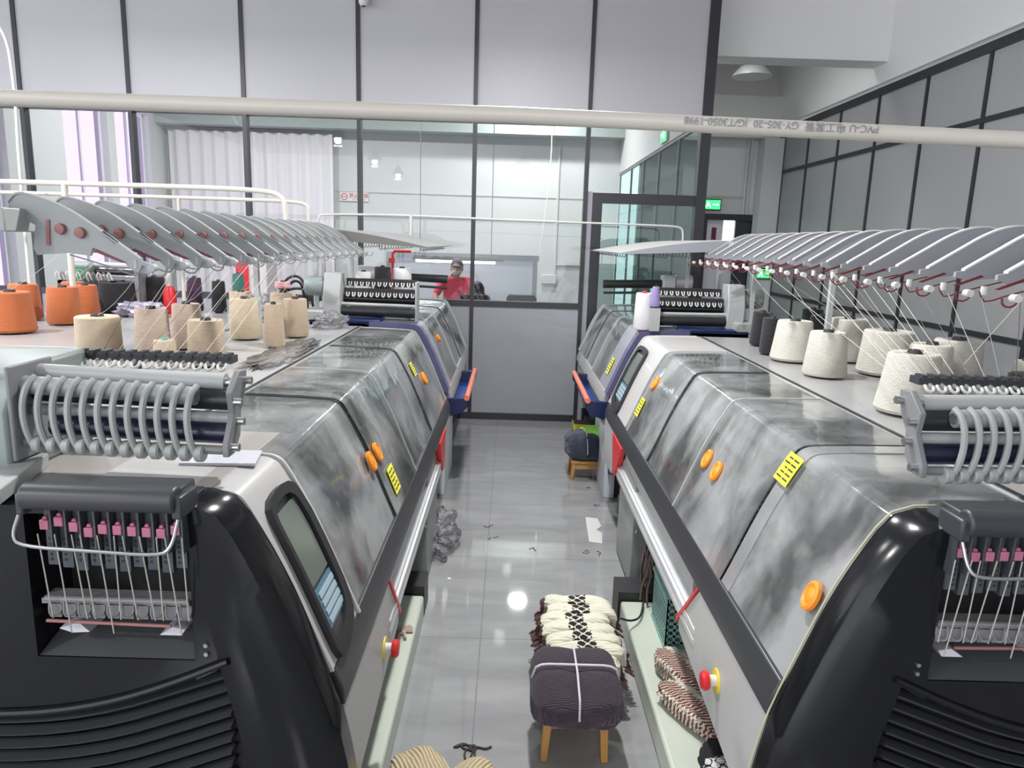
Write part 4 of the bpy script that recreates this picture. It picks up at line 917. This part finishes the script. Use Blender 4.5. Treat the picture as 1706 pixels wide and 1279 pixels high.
cone(-1.46, 4.66, .052, .05, .9, yarn_mat('pink_yarn', (.62, .32, .34)), 'flat pink yarn cake on top of a beige cone', 'small bobbins', z=1.505)
cone(-2.81, 5.22, .152, .226, .90, y_black, 'wide black yarn cone between the orange and the beige ones', GK, strand=(-1.95, 4.2, 1.75), sm=strandd_m)
cone(-2.79, 4.04, .120, .235, .82, y_orange, 'frontmost orange yarn cone at the left picture edge', GO, strand=(-2.35, 4.2, 1.9))
cone(-3.10, 4.62, .100, .235, .82, y_orange, 'orange yarn cone behind the frontmost one at the picture edge', GO)
cone(-2.98, 4.95, .085, .235, .82, y_orange, 'dim orange yarn cone third in the row at the left edge', GO)
cone(-2.76, 4.47, .100, .235, .85, y_orange, 'orange yarn cone next to the wide black one', GO, strand=(-2.15, 4.3, 1.9))
cone(-2.86, 4.88, .085, .22, .85, y_orange, 'orange yarn cone half hidden behind the one by the black cone', GO)
tag(S().lathe([(.001, 0), (.018, 0), (.014, .075), (.008, .085), (.001, .085)], n=16).build('black_bobbin', blackmat_m, origin=None), 'small bare black bobbin before the tall rosy cone', 'bobbin')
bpy.data.objects['black_bobbin'].location = (-1.575, 3.02, 1.262)
tag(S().lathe([(.001, 0), (.07, .002), (.07, .006), (.03, .008), (.026, .018), (.001, .018)], n=24).build('paper_disc', mat('cream_disc', (.55, .52, .36), .6)), 'flat cream disc lying on the left table', 'disc')
bpy.data.objects['paper_disc'].location = (-2.08, 3.45, 1.262)
# right table
cone(1.57, 4.45, .068, .215, .85, y_black, 'left one of the two tall black cones on the right table', GK, strand=RT(15), sm=strandd_m)
cone(1.50, 4.08, .062, .215, .88, y_black, 'black yarn cone touching the first white cone on the right table', GK, strand=RT(14), sm=strandd_m)
cone(2.11, 5.0, .075, .20, .9, y_black, 'black yarn cone far back behind the white ones', GK)
cone(2.02, 4.62, .085, .19, .9, y_black, 'squat black yarn cone behind the first two white ones', GK)
cone(1.54, 3.86, .115, .225, .78, y_white, 'white yarn cone farthest up the right table front row', GR, strand=RT(12))
cone(1.52, 3.40, .102, .22, .80, y_white, 'white yarn cone second in the front row of the right table', GR, strand=RT(9))
cone(1.86, 3.92, .110, .24, .86, y_white, 'white yarn cone standing alone in the back row', GR, strand=RT(10))
cone(1.86, 3.50, .130, .225, .86, y_white, 'broad white yarn cone in the middle of the right table', GR, strand=RT(7))
cone(1.51, 2.64, .118, .235, .76, y_white, 'biggest white yarn cone nearest the camera on the right table', GR, strand=RT(5))
cone(1.83, 3.08, .100, .215, .82, y_white, 'white yarn cone just behind the biggest one', GR, strand=RT(3))
cone(2.02, 3.20, .112, .225, .86, y_white, 'white yarn cone at the right end of the back row', GR, strand=RT(2))
cone(2.12, 2.86, .085, .13, .95, y_black, 'short black yarn cone at the right picture edge', GK)
cone(2.22, 3.05, .045, .16, .8, y_white, 'small white yarn cone at the right picture edge', GR)
for k_, a_ in ((0, (1.30, 2.02, 1.55)), (4, (1.25, 2.02, 1.50)), (6, (1.20, 2.02, 1.5)), (8, (1.16, 2.02, 1.5)), (11, (1.12, 2.02, 1.5))):
    S().tube([Vector(RT(k_)), Vector(a_)], .0011, 4).build('feed_strand', strand_m, mR, xf=lambda x, y, z: (x-.68, y-1.5, z))
# cones on the far machines
tag(S().box(-1.20, -.74, 5.42, 5.60, 1.262, 1.40).build('storage_tray', lgrey_m, bev=.005), 'grey tray carrying three cones behind the far left feeder', 'tray')
cone(-1.11, 5.51, .068, .20, .85, mat('white_cone', (.6, .6, .6), .8), 'greyish white cone left of the black one on the far left machine', 'white cones on the far machines', z=1.40)
cone(-.965, 5.50, .066, .24, .88, y_black, 'black cone in the middle of the grey tray on the far left machine', 'black yarn cones', z=1.40)
cone(-.82, 5.51, .075, .235, .92, mat('bagged_white', (.55, .55, .55), .35), 'bagged white cone next to the black one on the far left machine', 'white cones on the far machines', z=1.40)
cone(.95, 5.10, .068, .27, .86, mat('white_cone', (.6, .6, .6), .8), 'tall white cone on the far right machine', 'white cones on the far machines', tipm=red_m)
cone(1.015, 5.035, .036, .15, .65, y_purple, 'purple cone before the tall white one on the far right machine', 'small bobbins', z=1.43)
tag(S().box(.985, 1.05, 5.00, 5.07, 1.27, 1.43).build('small_carton', lgrey_m), 'small grey box under the purple cone', 'box')
for (x, y, r, h, m, lb, g) in ((-2.35, 5.4, .06, .26, y_dpurple, 'dark purple cone before the glass on the left', 'dark cones behind the left machine'), (-2.17, 5.4, .055, .24, y_black, 'black cone between the purple and the teal one', 'dark cones behind the left machine'), (-2.02, 5.4, .05, .30, y_teal, 'tall teal cone behind the beige ones', 'dark cones behind the left machine'),
    (-2.62, 5.35, .085, .26, y_black, 'black cone beside the lavender plastic bag', GK), (-1.50, 5.0, .045, .19, y_black, 'black bobbin by the pink topped cone', GK), (-3.2, 5.35, .07, .22, y_black, 'small black cone far back at the left edge', GK), (-3.05, 5.4, .07, .24, y_cream, 'cream cone far back at the left edge', 'small bobbins')):
    cone(x, y, r, h, .82, m, lb, g)

# ------------------------------------------------------------------ soft blobs: bags and cloth
from mathutils import noise as mnoise
def blob(name, c, r, m, label, cat, n=28, p=2.6, amp=.12, freq=3., seed=0, parent=None, flat=True, group=None, rz=0, drape=None):
    vs = []; mm = n
    def sg(v, e): return math.copysign(abs(v)**e, v)
    e = 2/p
    for j in range(mm+1):
        t = PI*j/mm-PI/2
        for k in range(2*n):
            a = PI*k/n
            x, y, z = sg(math.cos(t), e)*sg(math.cos(a), e), sg(math.cos(t), e)*sg(math.sin(a), e), sg(math.sin(t), e)
            nz = mnoise.noise(Vector((x*freq+seed, y*freq, z*freq)))+.4*mnoise.noise(Vector((x*freq*3, y*freq*3+seed, z*freq*3)))
            f = 1+amp*nz
            px, py, pz = x*r[0]*f, y*r[1]*f, z*r[2]*f
            if drape: px, py, pz = drape(px, py, pz)
            if flat: pz = max(pz, -r[2]*.98)
            vs.append((px, py, pz))
    K = 2*n; fs = [(j*K+k, j*K+(k+1) % K, (j+1)*K+(k+1) % K, (j+1)*K+k) for j in range(mm) for k in range(K)]
    o = S().add(vs, fs).build(name, m, parent); o.location = c; o.rotation_euler = (0, 0, rz)
    if not parent: tag(o, label, cat, group)
    return o
blob('plastic_bag', (-1.17, 4.72, 1.30), (.10, .13, .05), plas_m, 'crumpled clear plastic bag by the left covers', 'plastic bag', amp=.5, freq=2.5, seed=2)
blob('plastic_bag', (-1.75, 5.1, 1.34), (.07, .07, .09), plas_m, 'clear plastic bag standing upright among the beige cones', 'plastic bag', amp=.4, freq=3, seed=5)
blob('plastic_bag', (-2.55, 5.0, 1.31), (.15, .09, .05), mat('lavender_film', (.34, .31, .40), .3), 'lavender plastic bag beside a black cone', 'plastic bag', amp=.4, seed=8)
blob('plastic_sheet', (-1.13, 3.6, 1.268), (.09, .42, .008), plas_m, 'strip of crumpled clear film along the left table edge', 'plastic film', amp=.6, freq=4, seed=4)
blob('plastic_bag', (-.42, 4.15, .09), (.13, .22, .09), plas_m, 'clear plastic bag lying on the floor by the left machine', 'plastic bag', amp=.5, freq=2.3, seed=12)
# folded papers
o = empty('folded_papers', (-.745, 1.83, 1.264), .05); tag(o, 'white papers lying on the left machine top', 'paper')
for q in range(3): S().prism([(-.09, -.06), (.10, -.055), (.085, .06), (-.065, .065)], q*.0025, q*.0025+.0018, 'z').build('paper_sheet', paper_m, o, smooth=False)

# ------------------------------------------------------------------ pipes
def pipe(name, pts, r, m, label, n=12, it=3):
    o = S().tube(smoothpath(pts, it) if it else pts, r, n).build(name, m); tag(o, label, 'pipe'); return o
fp_ = empty('plastic_pipe', (0, .95, 2.006)); tag(fp_, 'cream plastic conduit pipe crossing the whole view in the foreground', 'pipe')
S().tube([(-1.75, .052, -2.006), (-1.75, .052, -.05), (-1.72, .051, .0), (-1.66, .050, .009), (-.66, .020, .004), (0, .0, 0), (.628, -.030, -.015), (1.66, -.079, -.030), (1.72, -.081, -.04), (1.75, -.082, -.08), (1.75, -.082, -2.006)], .0102, 16).build('pipe', pvc_m, fp_)
mw = Matrix.Translation((.325, -.0262, -.005)) @ Matrix.Rotation(math.radians(-2.73), 4, 'Z') @ Matrix.Rotation(math.radians(1.37), 4, 'Y') @ Matrix.Rotation(PI, 4, 'Y') @ RX
text_mesh('printed_text', 'PVC-U \u7535\u5de5\u5957\u7ba1  GY\u00b7305-20  JG/T3050-1998', .0125, inkg_m, mw, fp_, extrude=.0006)
pipe('conduit_pipe', [(-4.3, 4.65, 0), (-4.3, 4.65, 2.12), (-3.9, 4.65, 2.12), (-2.0, 4.65, 2.125), (-1.62, 4.65, 2.12), (-1.44, 4.65, 2.10), (-1.42, 4.65, 1.98), (-1.42, 4.65, 1.905)], .016, pvc_m, 'near white conduit arching over the left tables down to the tension arms')
pipe('conduit_post', [(-2.80, 4.65, 1.262), (-2.80, 4.65, 2.12)], .018, pvc_m, 'white upright holding the near conduit on the table with orange cones', it=0)
pipe('conduit_pipe', [(-4.3, 5.2, 0), (-4.3, 5.2, 2.08), (-3.9, 5.2, 2.08), (-1.8, 5.2, 2.085), (-1.52, 5.2, 2.08), (-1.43, 5.2, 2.06), (-1.43, 5.2, 1.98), (-1.43, 5.2, 1.90)], .013, pvc_m, 'second white conduit just behind the near one')
pipe('conduit_post', [(-2.34, 5.2, 1.262), (-2.34, 5.2, 2.08)], .013, pvc_m, 'white upright holding the second conduit', it=0)
pipe('conduit_pipe', [(-1.86, 6.9, 0), (-1.86, 6.9, 2.03), (-1.7, 6.9, 2.055), (-.94, 6.9, 2.065), (0, 6.9, 2.05), (1.3, 6.9, 2.045), (1.55, 6.9, 2.04), (1.60, 6.9, 2.02), (1.61, 6.9, 1.96), (1.61, 6.9, 1.90)], .010, pvcw_m, 'thin white conduit spanning the aisle before the glass partition')
pipe('conduit_post', [(-.943, 6.9, 1.88), (-.943, 6.9, 2.07)], .016, pvcw_m, 'short white upright under the thin aisle conduit', it=0)
pipe('cable_loop', [(-3.9, 5.0, 4.7), (-3.75, 5.0, 3.3), (-3.45, 5.0, 3.16), (-3.30, 5.0, 3.10), (-3.28, 5.0, 2.7), (-3.30, 5.0, 2.3), (-3.31, 5.0, 1.262)], .010, pvcw_m, 'thin white hose hanging from the ceiling at the left edge')
rp = empty('red_stand', (-1.02, 6.3, 1.262)); tag(rp, 'thin red bent pipe standing on the far left machine', 'pipe')
S().tube([(0, 0, 0), (0, 0, .46), (.02, 0, .48), (.16, 0, .48)], .012, 10).build('red_pipe', red_m, rp); S().box(-.03, .03, -.03, .03, 0, .02).box(-.03, .02, -.02, .02, .38, .42).build('red_clamp', red_m, rp)
bt = empty('spray_bottle', (-2.47, 5.26, 1.262)); tag(bt, 'red and white bottle standing behind the beige cones', 'bottle')
S().lathe([(.001, 0), (.045, 0), (.045, .16), (.02, .2), (.001, .2)], n=18).build('bottle_body', red_m, bt); S().lathe([(.001, .2), (.018, .2), (.018, .29), (.001, .29)], n=12).build('bottle_cap', wplas_m, bt)
o = empty('cable_coil', (-1.62, 5.45, 1.262)); tag(o, 'black cables looping up behind the beige cones', 'cable')
for q, (w1, h1) in enumerate(((.10, .30), (.07, .26), (.13, .2))):
    S().tube(smoothpath([(-w1, .03*q, 0), (-w1*.9, .03*q, h1*.8), (0, .03*q, h1), (w1*.8, .03*q, h1*.85), (w1, .03*q, 0)], 3), .010, 8).build('cable', cable_m, o)
cb = empty('red_cabinet', (-2.3, 6.6, 0)); tag(cb, 'red and white cabinet standing behind the left machine', 'cabinet')
S().box(-.14, .14, -.15, .15, 0, 1.62).build('cabinet_body', mat('cabinet_offwhite', (.55, .52, .52), .5), cb, bev=.01); S().box(-.13, -.02, -.16, -.15, 1.2, 1.6).build('cabinet_door', red_m, cb)

# ------------------------------------------------------------------ knitwear, stools and things on the floor
def stool(x, y, w, d_, h, label):
    o = empty('wooden_stool', (x, y, 0)); tag(o, label, 'stool')
    S().box(-w/2, w/2, -d_/2, d_/2, h-.025, h).build('seat', wood_m, o, bev=.004)
    for sx in (-1, 1):
        for sy in (-1, 1):
            S().prism([(sx*(w/2-.035), h-.025), (sx*(w/2-.005), h-.025), (sx*(w/2+.004), 0), (sx*(w/2-.022), 0)], sy*(d_/2-.018)-.014, sy*(d_/2-.018)+.014).build('leg', wood_m, o, bev=.003)
    for sy in (-1, 1): S().box(-w/2+.02, w/2-.02, sy*(d_/2-.02)-.008, sy*(d_/2-.02)+.008, h-.07, h-.02).build('apron', wood_m, o)
    return o
stool(.285, 2.43, .24, .26, .20, 'low wooden stool under the purple knit bundle')
pk = knit_mat('purple_knit', (.048, .030, .045), 'Y', 55, .15)
def drape_p(x, y, z):
    k_ = max(0, abs(x)-.10); z -= k_*k_*4.2
    if y < -.05: z -= (abs(y)-.05)*.30
    crease = math.exp(-((x+.0)/.018)**2)*.012+math.exp(-((y-.0)/.018)**2)*.010
    return x, y, z-(crease if z > 0 else 0)
pb = empty('knit_bundle', (.287, 2.41, .256)); tag(pb, 'dark purple knit bundle tied with white tape on a wooden stool', 'knitwear')
o = blob('folded_knit', (0, 0, 0), (.168, .17, .062), pk, None, None, p=4.5, amp=.05, freq=3, seed=3, parent=pb, drape=drape_p, flat=False)
tape = mat('white_tape', (.62, .58, .66), .6)
def topz(x, y):
    k_ = max(0, abs(x)-.10); z = .066-k_*k_*4.2
    if y < -.05: z -= (abs(y)-.05)*.30
    return z
t_ = S()
for q in range(2):
    pass
S().tube([(-.163, .0, topz(-.163, 0)-.04), (-.150, .0, topz(-.15, 0)-.002)] + [(-.13+.026*i, .0, topz(-.13+.026*i, 0)+.003) for i in range(11)] + [(.150, 0, topz(.15, 0)-.002), (.163, .0, topz(.163, 0)-.04)], .0042, 6).build('tie_tape', tape, pb)
S().tube([(.0, -.182, topz(0, -.18)-.06), (.0, -.17, topz(0, -.17)-.008)] + [(.0, -.16+.03*i, topz(0, -.16+.03*i)+.003) for i in range(11)], .0042, 6).build('tie_tape', tape, pb)
# cream stack on a bench
stool(.345, 2.85, .28, .42, .125, 'low wooden bench under the cream knitted pieces')
km = motif_mat('nordic_knit', (.68, .655, .53), (.012, .012, .014), (.09, .045, .045), (.38, .60), (.07, .95), 62)
wid = [(.19, .30), (.20, .30), (.19, .33), (.21, .31), (.20, .33), (.20, .30), (.19, .32)]
brn = mat('brown_fringe', (.11, .055, .055), .95, noise=.4, nscale=60)
for i in range(7):
    y = 2.63+i*.072
    o = empty('knit_piece', (.345+.012*((i*3) % 4-1.5), y, (.185+.003*i)), .04*((i*5) % 3-1)); tag(o, ['frontmost cream knit piece of the stack, next to the purple bundle', 'second cream knit piece from the purple bundle', 'third cream knit piece from the purple bundle', 'middle cream knit piece of the folded stack', 'third cream knit piece from the far end', 'second cream knit piece from the far end of the stack', 'farthest cream knit piece of the folded stack'][i], 'knitwear', 'cream patterned knit pieces stacked on the bench')
    def dr(x, y_, z, i=i):
        return x, y_+.012*math.sin(x*30+i), z-max(0, abs(x)-.12)**2*(5+.6*(i % 3))
    blob('knit_body', (0, 0, 0), (.168, .047, .050), km, None, None, p=3.2, amp=.10, freq=2.5, seed=i*3, parent=o, drape=dr, flat=False)
    for sx in (-1, 1):
        fr = S()
        for q in range(12):
            a = (q-6)*.009; L_ = .03+.012*random.random(); z0 = -.03-.02*random.random()
            fr.tube([(sx*.155, a, z0), (sx*(.155+L_*.6), a+.006*(random.random()-.5), z0-.01), (sx*(.155+L_*.9), a+.01*(random.random()-.5), z0-L_*.6)], .0045, 5)
        fr.build('fringe', brn, o)
# beige knit lump at the bottom edge
bk = knit_mat('beige_knit', (.50, .40, .24), 'X', 26, .3)
stool(-.165, 1.84, .22, .24, .18, 'small stool under the beige ribbed knit at the bottom edge')
lk = empty('knit_bundle', (-.165, 1.86, .245)); tag(lk, 'heap of beige ribbed knit at the bottom edge of the picture', 'knitwear')
blob('ribbed_knit', (-.045, 0, 0), (.095, .16, .072), bk, None, None, p=2.5, amp=.12, freq=2, seed=6, parent=lk, flat=False, rz=.4)
blob('ribbed_knit', (.075, .01, -.008), (.07, .13, .056), bk, None, None, p=2.5, amp=.12, freq=2, seed=9, parent=lk, flat=False, rz=-.5)
def scrap(x, y, z, L_, m, label, r=.004, n=5, group=None, cat='yarn scrap'):
    f = S(); random.seed(int((x+9)*1000+y*77))
    for q in range(n):
        a = random.random()*6.3; p_ = [(x+(random.random()-.5)*L_*.4, y+(random.random()-.5)*L_*.4, z+r)]
        for t in range(4): a += (random.random()-.5)*2.2; p_.append((p_[-1][0]+math.cos(a)*L_/4, p_[-1][1]+math.sin(a)*L_/4, z+r))
        f.tube(smoothpath(p_, 1), r, 5)
    o = f.build('yarn_scrap', m, origin=(x, y, z)); tag(o, label, cat, group); return o
scrap(-.085, 2.36, 0, .09, mat('brown_scrap', (.05, .04, .04), .9), 'tangled dark yarn scrap on the floor above the beige knit', n=7)
GS = 'dark yarn snippets on the aisle floor'
for i, (x, y) in enumerate(((-.09, 4.48), (-.065, 4.31), (.20, 4.17), (.53, 4.13), (.60, 4.11), (.65, 5.3), (.66, 4.95))):
    scrap(x, y, 0, .05, ink_m, ['short dark snippet left on the floor, farther of the pair', 'short dark snippet left on the floor, nearer of the pair', 'dark snippet in the middle of the aisle floor', 'curled dark snippet before the white patch', 'dark snippet between the white patch and the right machine', 'dark snippet by the navy bundle stool', 'dark snippet between the navy bundle and the white patch'][i], .002, 2, GS)
tag(S().prism([(-.05, -.20), (.03, -.22), (.05, -.05), (.02, .0), (.06, .06), (.05, .20), (-.03, .22), (-.04, .05)], 0, .003, 'z').build('white_patch', wplas_m, origin=None), 'jagged white patch on the floor by the right machine', 'scrap')  # flat white shape with a jagged outline
bpy.data.objects['white_patch'].location = (.60, 4.48, 0.001)
scrap(-.435, 2.95, .121, .06, mat('pale_pink_scrap', (.45, .33, .28), .9), 'crumpled pinkish scrap on the left machine base', .008, 6)
# things under the right machine
zk = motif_mat('zigzag_knit', (.58, .55, .45), (.15, .045, .04), (.15, .05, .05), (.10, .58), (.03, .98), 90, zig=True)
o = blob('knit_pile', (.745, 2.62, .165), (.075, .16, .045), zk, 'brown and cream zigzag knit, upper one on the right base', 'knitwear', p=2.8, amp=.18, seed=11, rz=.35)
o = blob('knit_pile', (.735, 2.40, .16), (.07, .17, .04), zk, 'brown and cream zigzag knit, lower one on the right base', 'knitwear', p=2.8, amp=.18, seed=15, rz=.5)
bkm = motif_mat('black_motif_knit', (.010, .010, .012), (.60, .60, .58), (.010, .010, .012), (.30, .62), (-.2, 1.2), 80, axis=1)
blob('knit_pile', (.745, 2.02, .175), (.07, .17, .055), bkm, 'black knit with a white diamond pattern on the right base', 'knitwear', p=2.8, amp=.12, seed=19)
bs = empty('plastic_basket', (.80, 3.02, .12)); tag(bs, 'mint green lattice basket behind the right rail', 'basket')
lat = S()
for zz in range(7): lat.box(-.075, -.069, -.14, .14, .02+zz*.03, .032+zz*.03)
for yy in range(10): lat.box(-.076, -.069, -.14+yy*.03, -.128+yy*.03, 0, .24)
for yy in (-.14, .134): 
    for zz in range(7): lat.box(-.07, .07, yy, yy+.006, .02+zz*.03, .032+zz*.03)
    for xx in range(5): lat.box(-.075+xx*.034, -.063+xx*.034, yy, yy+.006, 0, .24)
lat.box(-.08, .08, -.145, .145, 0, .012).box(.069, .076, -.14, .14, 0, .24).box(-.085, -.065, -.15, .15, .235, .25)
lat.build('lattice_body', mint_m, bs)
cbn = empty('cable_bundle', (.72, 3.30, .12)); tag(cbn, 'tangle of brown and black cables hanging by the mint basket', 'cable')
for q in range(7):
    random.seed(q+40); pp = [(.03*random.random(), .02*q-.05, .40)]
    for t in range(5): pp.append((.0+.06*random.random()-.03, pp[-1][1]+.03*(random.random()-.5), .40-.08*(t+1)+.01))
    S().tube(smoothpath(pp, 2), .005, 6).build('cable', cable_m if q % 2 else mat('brown_cable', (.14, .09, .08), .7), cbn)
tag(S().tube(smoothpath([(.545, 2.98, .20), (.60, 3.03, .16), (.66, 3.10, .14), (.70, 3.25, .145)], 2), .005, 6).build('cable_lead', cable_m), 'single black cable from the tangle to the cream knit stack', 'cable')
# navy bundle with green cloth on a small stool
stool(.66, 5.62, .26, .26, .16, 'small stool under the navy and green bundle')
nv = empty('knit_bundle', (.67, 5.62, .27)); tag(nv, 'navy bundle with a bright green end on a small stool by the right machine', 'knitwear')
blob('navy_cloth', (-.03, -.02, 0), (.16, .15, .11), knit_mat('navy_knit', (.035, .042, .075), 'X', 30, .3), None, None, p=3.2, amp=.12, seed=21, parent=nv, flat=False)
blob('green_cloth', (.06, .03, .012), (.135, .155, .115), mat('lime_cloth', (.30, .70, .08), .8), None, None, p=3.2, amp=.10, seed=23, parent=nv, flat=False)
S().tube([(-.02, -.185, -.04), (-.025, -.178, .05), (-.03, -.12, .118), (-.03, 0, .128)], .004, 6).build('tie_tape', tape, nv)
yb = empty('floor_box', (.74, 6.66, 0)); tag(yb, 'black box with yellow tape on the floor at the end of the right row', 'box')
S().box(-.10, .12, -.09, .09, 0, .19).build('box_body', blackmat_m, yb, bev=.01); S().box(-.103, .123, -.093, .093, .12, .185).build('yellow_tape', yring_m, yb)
